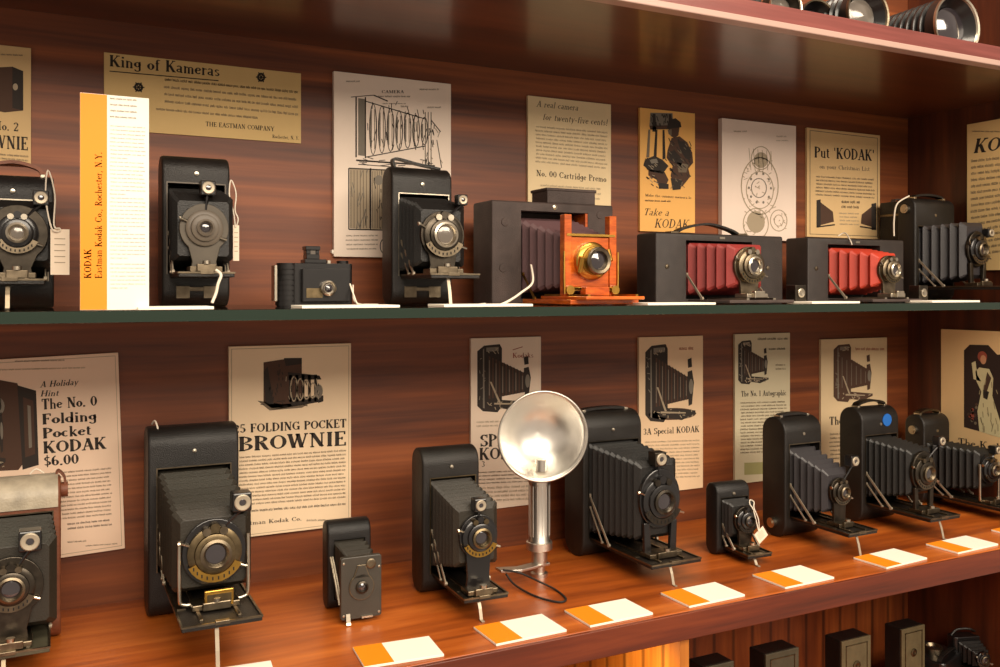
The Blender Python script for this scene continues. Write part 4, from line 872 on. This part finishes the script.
c=Card('tan Put Kodak poster with a small camera drawing at each lower corner',807,880,128,135,238,238,(206,178,124))
c.border(2.5,.6,INM); c.text("Put 'KODAK'",814,158,11.,1.2,fit=874,slope=.04); c.text('on your Christmas List',819,169,4.2,1.,fit=869,slope=.03,m=INM)
c.greek(815,178,874,196,3.6,1.4,INM,slope=.03); c.greek(840,203,858,209,5,2,INK); c.greek(838,214,858,228,3.6,1.2,INL)
q([(816,201),(820,200),(820,227),(816,228)],INK); q([(820,203),(832,212),(833,222),(820,226)],INB); c.line(816,228,834,225,1.4,INK)
q([(871,203),(876,202),(876,229),(871,229)],INK); q([(871,206),(861,214),(860,223),(871,226)],INB); c.line(859,226,876,228,1.4,INK); c.done()

# lower bay
c=Card('tan No. 0 Folding Pocket Kodak $6.00 poster behind the pale-topped camera',-19,125,361,356,566,556,(222,200,170),th=.004,skew=-.032)
draw_folding(c,-22,382,8,470); c.poly([(-22,384),(4,380),(22,384),(24,392),(24,465),(20,470),(-22,470)],INB); c.poly([(22,386),(40,392),(40,466),(24,470)],INK,bump=1)
c.ell(2,406,7,9,ING,bump=3); c.ell(2,406,4,5.5,INK,bump=4); c.poly([(27,398),(37,402),(37,455),(27,458)],INB,bump=2); c.poly([(31,406),(34,407),(34,448),(31,449)],ING,bump=3)
c.greek(20,363,70,363,3,1.2,INM); c.greek(-10,371,90,371,4,1.2,INL)
c.text('A Holiday',44,389,6,1.,fit=82,ital=.2,slope=-.04); c.text('Hint',44,398,6,1.,fit=62,ital=.2)
for t,y,f in (('The No. 0',411,101),('Folding',426,100),('Pocket',440,94),('KODAK',455,109),('$6.00',468,80)): c.text(t,45,y,10.5 if t!='KODAK' else 12,1.3,fit=f,slope=-.03)
c.greek(50,476,113,524,4.2,1.4,INM,slope=-.03); c.greek(66,528,112,536,4.6,1.6,INK,slope=-.03); c.greek(66,546,86,546,3,1.4); c.greek(84,551,118,551,3,1.1); c.border(3,.5,INL); c.done()

c=Card('cream poster reading 25 Folding Pocket BROWNIE with a camera picture',229,351,346,344,537,527,(222,204,166),th=.006)
c.poly([(262,362),(290,358),(300,362),(300,405),(270,408),(262,402)],INB); c.poly([(262,372),(266,366),(272,404),(264,402)],INK,bump=1); c.poly([(282,358),(300,358),(300,364),(284,366)],INK,bump=1)
c.poly([(256,400),(280,404),(322,402),(322,396),(300,408),(268,410)],INM)
for i in range(5): c.ring(292+i*6.4,389+i*.6,4,13-i*1.6,1.4,INL,bump=2,n=14); c.poly([(287+i*6.4,375),(290+i*6.4,375),(290+i*6.4,402),(287+i*6.4,402)],INK,bump=1)
c.poly([(286,372),(318,376),(320,380),(286,380)],INK,bump=1); c.poly([(286,398),(322,396),(322,402),(290,406)],INK,bump=1); c.ell(317,392,4,7,ING,bump=3)
c.hatch(264,364,282,404,22,INK,6,.9,5,1.5); c.hatch(284,376,320,402,20,INK,5,.7,5,1.5); c.hatch(258,400,322,407,14,INK,6,.7,5,.05); c.hatch(284,376,318,400,10,INL,5,.6,6,1.5)
c.text('25 FOLDING POCKET',233,432,8.6,1.25,fit=346,slope=-.03); c.text('BROWNIE',238,450,14.4,1.2,fit=346,slope=-.03)
c.greek(238,457,345,505,3.9,1.5,INM,slope=-.04); c.greek(238,511,345,511,4,1.8,INK,slope=-.04); c.text('Eastman Kodak Co.',238,524,4,1.,fit=300,slope=-.05); c.greek(304,522,325,522,4,1.5); c.border(2.2,.5,INL); c.done()

c=Card('pale Special Kodak poster partly hidden by the silver flash reflector',471,541,338,337,510,505,(218,204,178))
draw_folding(c,477,344,532,412); c.text('Kodaks',512,358,5,1.,fit=533,m=INR); c.line(512,350,522,347,.8,INR)
c.greek(476,422,538,428,4,1.4,INL); c.text('SPECIAL',480,446,12.5,1.2,fit=538); c.text('KODAK',479,459,12.,1.2,fit=530); c.text('3',481,466,6,1.); c.greek(477,472,538,484,3.6,1.2,INM); c.greek(476,488,538,502,4.2,1.7,INL); c.done()

c=Card('tan Special Kodak poster with a large camera engraving above the largest camera',639,703,337,336,494,489,(214,190,150))
draw_folding(c,645,344,695,422); c.greek(678,350,694,350,3,2.4,INR); c.ell(672,414,24,6,INB)
c.text('3A Special KODAK',643,434,6.4,1.1,fit=699,slope=-.02); c.greek(644,442,699,480,3.6,1.3,INL); c.done()
c=Card('greenish grey narrow poster with a small camera picture at its upper left',735,790,334,333,483,479,(188,182,148))
draw_folding(c,738,340,768,384); c.greek(757,340,787,341,6,2.0,INK); c.greek(768,350,787,350,4,1.6,INK); c.greek(775,366,785,370,4,1.4,INM)
c.text('The No. 1 Autographic',741,396,5.6,1.1,fit=786,m=INK); c.greek(740,403,786,455,3.3,1.3,INM); c.rect(744,462,784,474,mat('olive tint',(150,146,96),.8)); c.done()
c=Card('tan poster with a camera drawing behind the blue-stickered camera',821,887,340,337,470,466,(202,184,142))
draw_folding(c,833,344,872,402,INB,ING,INL); c.greek(854,350,884,350,4,2.,INR); c.text('The',829,424,8,1.2,fit=842); c.greek(829,434,884,460,4,1.4,INM); c.done()
# right wall
c=Card('tan KODAK text poster on the right side wall above the glass shelf',967,1046,125,110,268,272,(214,186,124),plane='right',th=.004)
c.greek(972,132,1040,132,4,1.2,INM); c.text('KODAK',974,153,14,1.15,ital=.2,fit=1042,slope=-.1)
c.greek(971,162,1038,258,6.2,2.1,INM,slope=-.10,word=(4,9)); c.done()
c=Card('tan The Kodak Girl poster with a woman in a long pale dress',941,1040,333,329,455,472,(220,188,132),plane='right',th=.004)
c.poly([(966,352),(972,346),(991,345),(1000,354),(1030,350),(1030,444),(966,428)],mat('picture dark brown',(44,26,20),.8))
q=lambda pts,m,k=1:c.poly(pts,m,'illustration',k)
q([(978,372),(982,368),(992,369),(996,378),(995,396),(1006,432),(1004,438),(982,432),(980,412),(984,392),(979,382)],INC)
q([(974,364),(978,362),(980,376),(984,382),(976,380)],INC); c.ell(986,360,3.0,4.6,mat('picture skin',(196,140,104),.8),bump=3); c.ell(985,357,4.8,5.4,INR,bump=2); c.hatch(982,380,1002,434,22,mat('picture shade',(150,136,104),.8),9,.8,4,1.5)
q([(990,372),(994,378),(989,394),(986,390)],INB,3); q([(986,390),(992,392),(990,400),(986,398)],INK,4)
for k in range(14): c.ell(970+random.uniform(0,9),405+random.uniform(0,20),1.5,1.6,random.choice([INR,INM,INB]),bump=2,n=8)
c.text('The Kodak Girl',960,446,7.4,1.,fit=1036,slope=.12,m=INK); c.done()

# ---------------------------------------------------------------- tall orange and white sign
Ys=-.225
sg=Card('tall orange and white information sign standing on the glass shelf',80,149,96.5,97.5,311.5,311.5,(236,230,216),d=Ys+.002,th=.002,name='information_sign',cat='sign')
zoff=GZ-sg.o.location.z; sg.o.location.z=GZ+.0002
sg.o.children[0].data.materials[0]=SGN; sg.rect(79,90,106.5,314,ORG,'orange_band')
sg.text('KODAK',91,280,7.2,1.1,m=INB,vert=True,ws=1.); sg.text('Eastman Kodak Co., Rochester, N.Y.',101.5,280,7.0,1.0,m=INB,vert=True,ws=1.,track=.055)
sg.greek(109,101,136,122,6,1.2,INM,word=(3,8)); 
for a,b in ((128,160),(164,196),(200,232),(236,262),(266,290)): sg.greek(109,a,145,b,4.,.8,mat('printing ink grey',(150,146,136),.8),word=(3,8),last=.5)
sg.done()
# ---------------------------------------------------------------- price cards
def flat_card(FL,FR,BL,BR,label,z=0.):
    A=[G(*q,z) for q in (FL,FR,BL,BR)]
    return A
cards=[((366,668),(448,657),(351,651),(425,638)),((498,648),(569,634),(476,631),(544,617)),((592,630),(655,616),(567,613),(628,602)),
((694,611),(748,598),(664,596),(720,586)),((787,591),(836,580),(756,577),(804,568)),((889,569.6),(929,560),(854,560),(895,550.5)),((958,555),(998,545),(926,545),(966,537.6)),
((1026,540),(1062,531),(990,531),(1030,524)),((190,697),(280,682),(178,676),(268,664))]
names=['before the small square-plated camera','before the gilt-lettered camera','below the silver flash gun','in front of the largest black camera','before the small vest pocket camera',
'in front of the grey-blue bellows camera','in front of the blue-stickered camera','at its far right end','below the tall U-framed camera']
for (FL,FR,BL,BR),nm in zip(cards,names):
    a,b,c_,d_=[G(*q) for q in (FL,FR,BL,BR)]
    w=((b-a).length+(d_-c_).length)/2; dd=max(.034,min(.052,((c_-a).length+(d_-b).length)/2))
    ang=math.atan2((b-a).y+(d_-c_).y,(b-a).x+(d_-c_).x); ctr=(a+b+c_+d_)/4
    ctr.y=max(ctr.y,YF+.004+dd/2+abs(math.sin(ang))*w/2)
    o=thing('price_card','orange and white card on the wooden shelf '+nm,'card',(ctr.x,ctr.y,0.0001),ang,'orange and white cards along the wooden shelf')
    MB().box(-w/2,w/2,-dd/2,dd/2,0,.0022).build('card_board',WHT,o,bevel=.0003)
    MB().box(-w/2+.0002,-w/2+w*.37,-dd/2+.0002,dd/2-.0002,.0022,.0024).build('orange_band',ORG,o)
up=[((138,214),'under the disc-shutter camera'),((302,400),'between the compact camera and the strapped camera'),((444,533),'before the large wooden camera'),((648,716),'under the pink-red bellows camera'),((812,860),'under the orange-red bellows camera'),((932,980),'at its right end')]
for (a,b),nm in up:
    Y0=-.232; A=P(a,300,Y0).x; B_=P(b,300,Y0).x
    o=thing('price_card','white card on the glass shelf '+nm,'card',((A+B_)/2,Y0,GZ+.0001),0,'white cards along the glass shelf edge')
    MB().box(-(B_-A)/2,(B_-A)/2,0,.04,0,.0024).build('card_board',WHT,o,bevel=.0003)
# ---------------------------------------------------------------- things on the top shelf
TZ=CZ+.0205
def lens_thing(label,px,py,Y,R,Lb,ax,m=BLK,glass=GLS,rim=NIC,ribs=5,name='camera_lens'):
    c=P(px,py,Y); ax=Vector(ax).normalized(); c.z=TZ+R*math.sqrt(1-ax.z**2)+.001
    o=thing(name,label,'lens',(c.x,c.y,c.z))
    prof=[(R*.8,-Lb)]
    for i in range(ribs*2):
        t=-Lb+Lb*.85*(i+1)/(ribs*2); prof.append((R*(.99 if i%2 else .88),t)); prof.append((R*(.99 if i%2 else .88),t+Lb*.03))
    prof+=[(R*.98,-.002),(R*.98,-.0005),(R*.9,-.001),(R*.7,-.012),(R*.6,-.016)]
    MB().lathe(prof,(0,0,0),ax,40).build('barrel',m,o,smooth_a=35)
    MB().bowl([(R*.9,-.001),(R*.93,.001),(R,.0015),(R,-.002)],(0,0,0),ax,40).build('front_rim',rim,o,smooth_a=35)
    MB().lathe([(R*.66,-.012),(R*.4,-.008),(0,-.006)],(0,0,0),ax,32).build('front_glass',glass,o,smooth_a=60)
    return o
lens_thing('largest black lens on the top shelf, open silver-rimmed end facing the room',957,10,-.235,.040,.10,(-.05,-1,.0),rim=NIC,ribs=8)
lens_thing('silver-fronted lens on the top shelf, left of the largest open lens',868,4,-.235,.033,.08,(-.05,-1,.0),glass=GLP,rim=NID,ribs=7)
lens_thing('ribbed dark lens on the top shelf, left of the silver-fronted lens',818,0,-.20,.027,.05,(-.1,-1,0),rim=NID,ribs=5)
lens_thing('short grey lens at the left end of the lens row on the top shelf',786,0,-.245,.020,.03,(-.2,-1,.0),m=GUN,glass=GLP,rim=NIC,ribs=3)
lens_thing('small dark lens at the foot of the right wall on the top shelf',994,40,-.20,.015,.02,(-.3,-1,0),rim=GUN,ribs=3)
q=P(745,2,-.25); o=thing('accessory_case','black accessory case lying at the left end of the lenses on the top shelf','case',(q.x,-.25,TZ))
MB().box(-.03,.025,0,.05,0,.026).build('case_body',LEA,o,bevel=.003); MB().box(-.031,.026,-.0006,.051,.009,.0105).build('metal_band',NID,o)
# ---------------------------------------------------------------- cameras under the shelf
FZ=-.34
def boxcam(label,px0,px1,ptop,Y,T,m_face,top=None,zf=FZ,side=LEA):
    xl=P(px0,ptop,Y).x; xr=P(px1,ptop,Y).x; W=xr-xl; zt=P(px0,ptop,Y).z; Hh=.105
    o=thing('box_camera',label,'camera',((xl+xr)/2,Y,zt-Hh))
    b=MB().box(-W/2,W/2,.003,T,0,Hh).build('body',side,o,bevel=.0015)
    MB().box(-W/2,W/2,0,.003,0,Hh).build('face_plate',m_face,o,bevel=.0008)
    e=W*.13; q=MB()
    for A in ((-W/2+e,-W/2+e+.001,Hh*.3,Hh-e),(W/2-e-.001,W/2-e,Hh*.3,Hh-e),(-W/2+e,W/2-e,Hh-e-.001,Hh-e),(-W/2+e,W/2-e,Hh*.3,Hh*.3+.001)): q.box(A[0],A[1],-.0008,.0,A[2],A[3])
    q.build('inlaid_line',BRD,o)
    MB().lathe([(W*.12,0),(W*.12,.001),(W*.07,.0016),(0,.001)],(0,0,Hh*.66),n=18).build('lens_ring',BRD,o)
    return o,zt-Hh
 
bc=[('box camera with framed face under the shelf, nearest the black pile',902,925,630,-.12,.030,FACE),
('broad framed-face box camera below the shelf, second from the black pile',842,871,642,-.14,.030,FACE),
('greenish box camera below the shelf, third from the black pile',766,799,655,-.16,.030,FACD),
('lowest visible box camera top below the shelf, nearest the divider panel',704,734,668,-.17,.030,FACD)]
for l,a,b,t,Y,T,m in bc:
    o,zb=boxcam(l,a,b,t,Y,T,m)
    cx=o.location.x
    tag(MB().box(cx-.03,cx+.03,Y-.006,Y+.05,-.34,zb).build('display_block',WS,bevel=.001),'wooden display block under the '+l.split(' below')[0].split(' under')[0],'block')
# black pile: two folding cameras lying and a lens
q=G(955,690,-.24)
def low(px,py,Y): return P(px,py,Y)
b0=low(958,652,-.13)
tag(MB().box(b0.x-.055,b0.x+.075,-.19,-.06,-.34,b0.z-.03).build('display_block',WS,bevel=.001),'wooden display block under the black folded cameras at the right wall','block')
zt=b0.z-.03
o=thing('folding_camera','black folded camera lying on its back in the corner below the shelf','camera',(b0.x-.015,-.10,zt),.3)
MB().prism(roundrect(-.035,.04,-.03,.03,.008,4),0,.022,'z').build('body',BLK,o,bevel=.002)
MB().lathe([(.014,0),(.014,.008),(.010,.010),(.008,.006)],(0,0,.022),(0,0,1),24).build('lens_ring',NID,o,smooth_a=40)
MB().lathe([(.009,.005),(0,.008)],(0,0,.022),(0,0,1),20).build('lens_glass',GLS,o)
MB().ribbon([(-.03,-.02,.022),(-.02,-.02,.028),(.02,-.02,.028),(.03,-.02,.022)],(0,1,0),.006,.0015,sub=4).build('carrying_strap',LEA,o)
o=thing('folding_camera','black bellows camera opened beside the right wall in the corner below the shelf','camera',(b0.x+.038,-.12,zt),-.3)
MB().prism(roundrect(-.024,.024,0,.02,.006,4),0,.042,'z').build('body',BLK,o,bevel=.001)
bellows(o,(-.018,.018,.008,.036),(-.011,.011,.01,.03),.002,-.028,4,BLB,d=.0015)
MB().box(-.018,.018,-.04,0,.002,.0045).build('bed',NID,o)
shutter(o,(0,-.030,.021),.011,BLK,NID,GLS,inner=.35,depth=.005)
MB().tube([(-.022,.01,.042),(-.012,.01,.05),(.006,.006,.051),(.022,.01,.042)],.0016,6,sub=5).build('carrying_strap',LEA,o)
# ---------------------------------------------------------------- lights
def area(name,loc,target,sx,sy,power,col,spread=180):
    l=bpy.data.lights.new(name,'AREA'); l.shape='RECTANGLE'; l.size=sx; l.size_y=sy; l.energy=power; l.color=col; l.spread=math.radians(spread)
    o=bpy.data.objects.new(name,l); COL.objects.link(o); o.location=loc
    d=Vector(target)-Vector(loc); o.rotation_euler=d.to_track_quat('-Z','Y').to_euler(); return o
area('ceiling_lamp_left',(.1,-2.5,1.45),(.4,0,.28),1.8,1.0,60,(1,.86,.69))
area('ceiling_lamp_right',(1.5,-2.6,1.4),(.75,0,.28),1.0,.8,33,(1,.86,.69))
area('ceiling_lamp_above',(.35,-1.0,2.05),(.45,-.2,.1),2.0,.25,32,(1,.86,.68))
area('lamp_under_shelf',(.50,-.235,-.05),(.566,-.24,-.2),.04,.03,.2,(1,.72,.36))
w=bpy.data.worlds.new('world'); sc.world=w; w.use_nodes=True
bg=w.node_tree.nodes['Background']; bg.inputs[0].default_value=(1.,.82,.66,1); bg.inputs[1].default_value=.46
# ---------------------------------------------------------------- camera
cd=bpy.data.cameras.new('camera'); co=bpy.data.objects.new('camera',cd); COL.objects.link(co)
cd.sensor_width=36; cd.lens=.9*36; cd.sensor_fit='HORIZONTAL'; cd.shift_y=-(333.5-HOR)/1000; cd.clip_start=.01
co.location=(0,-1,ZE); co.rotation_euler=(PI/2,0,-math.atan2(S_,C_)); sc.camera=co
for o in list(bpy.data.objects):
    for k in ('_d','_lz','_H','_W','_L'):
        if k in o: del o[k]
vs=sc.view_settings; sc.display_settings.display_device='sRGB'; vs.view_transform='Standard'; vs.look='None'; vs.gamma=1; vs.exposure=.12; vs.use_curve_mapping=False
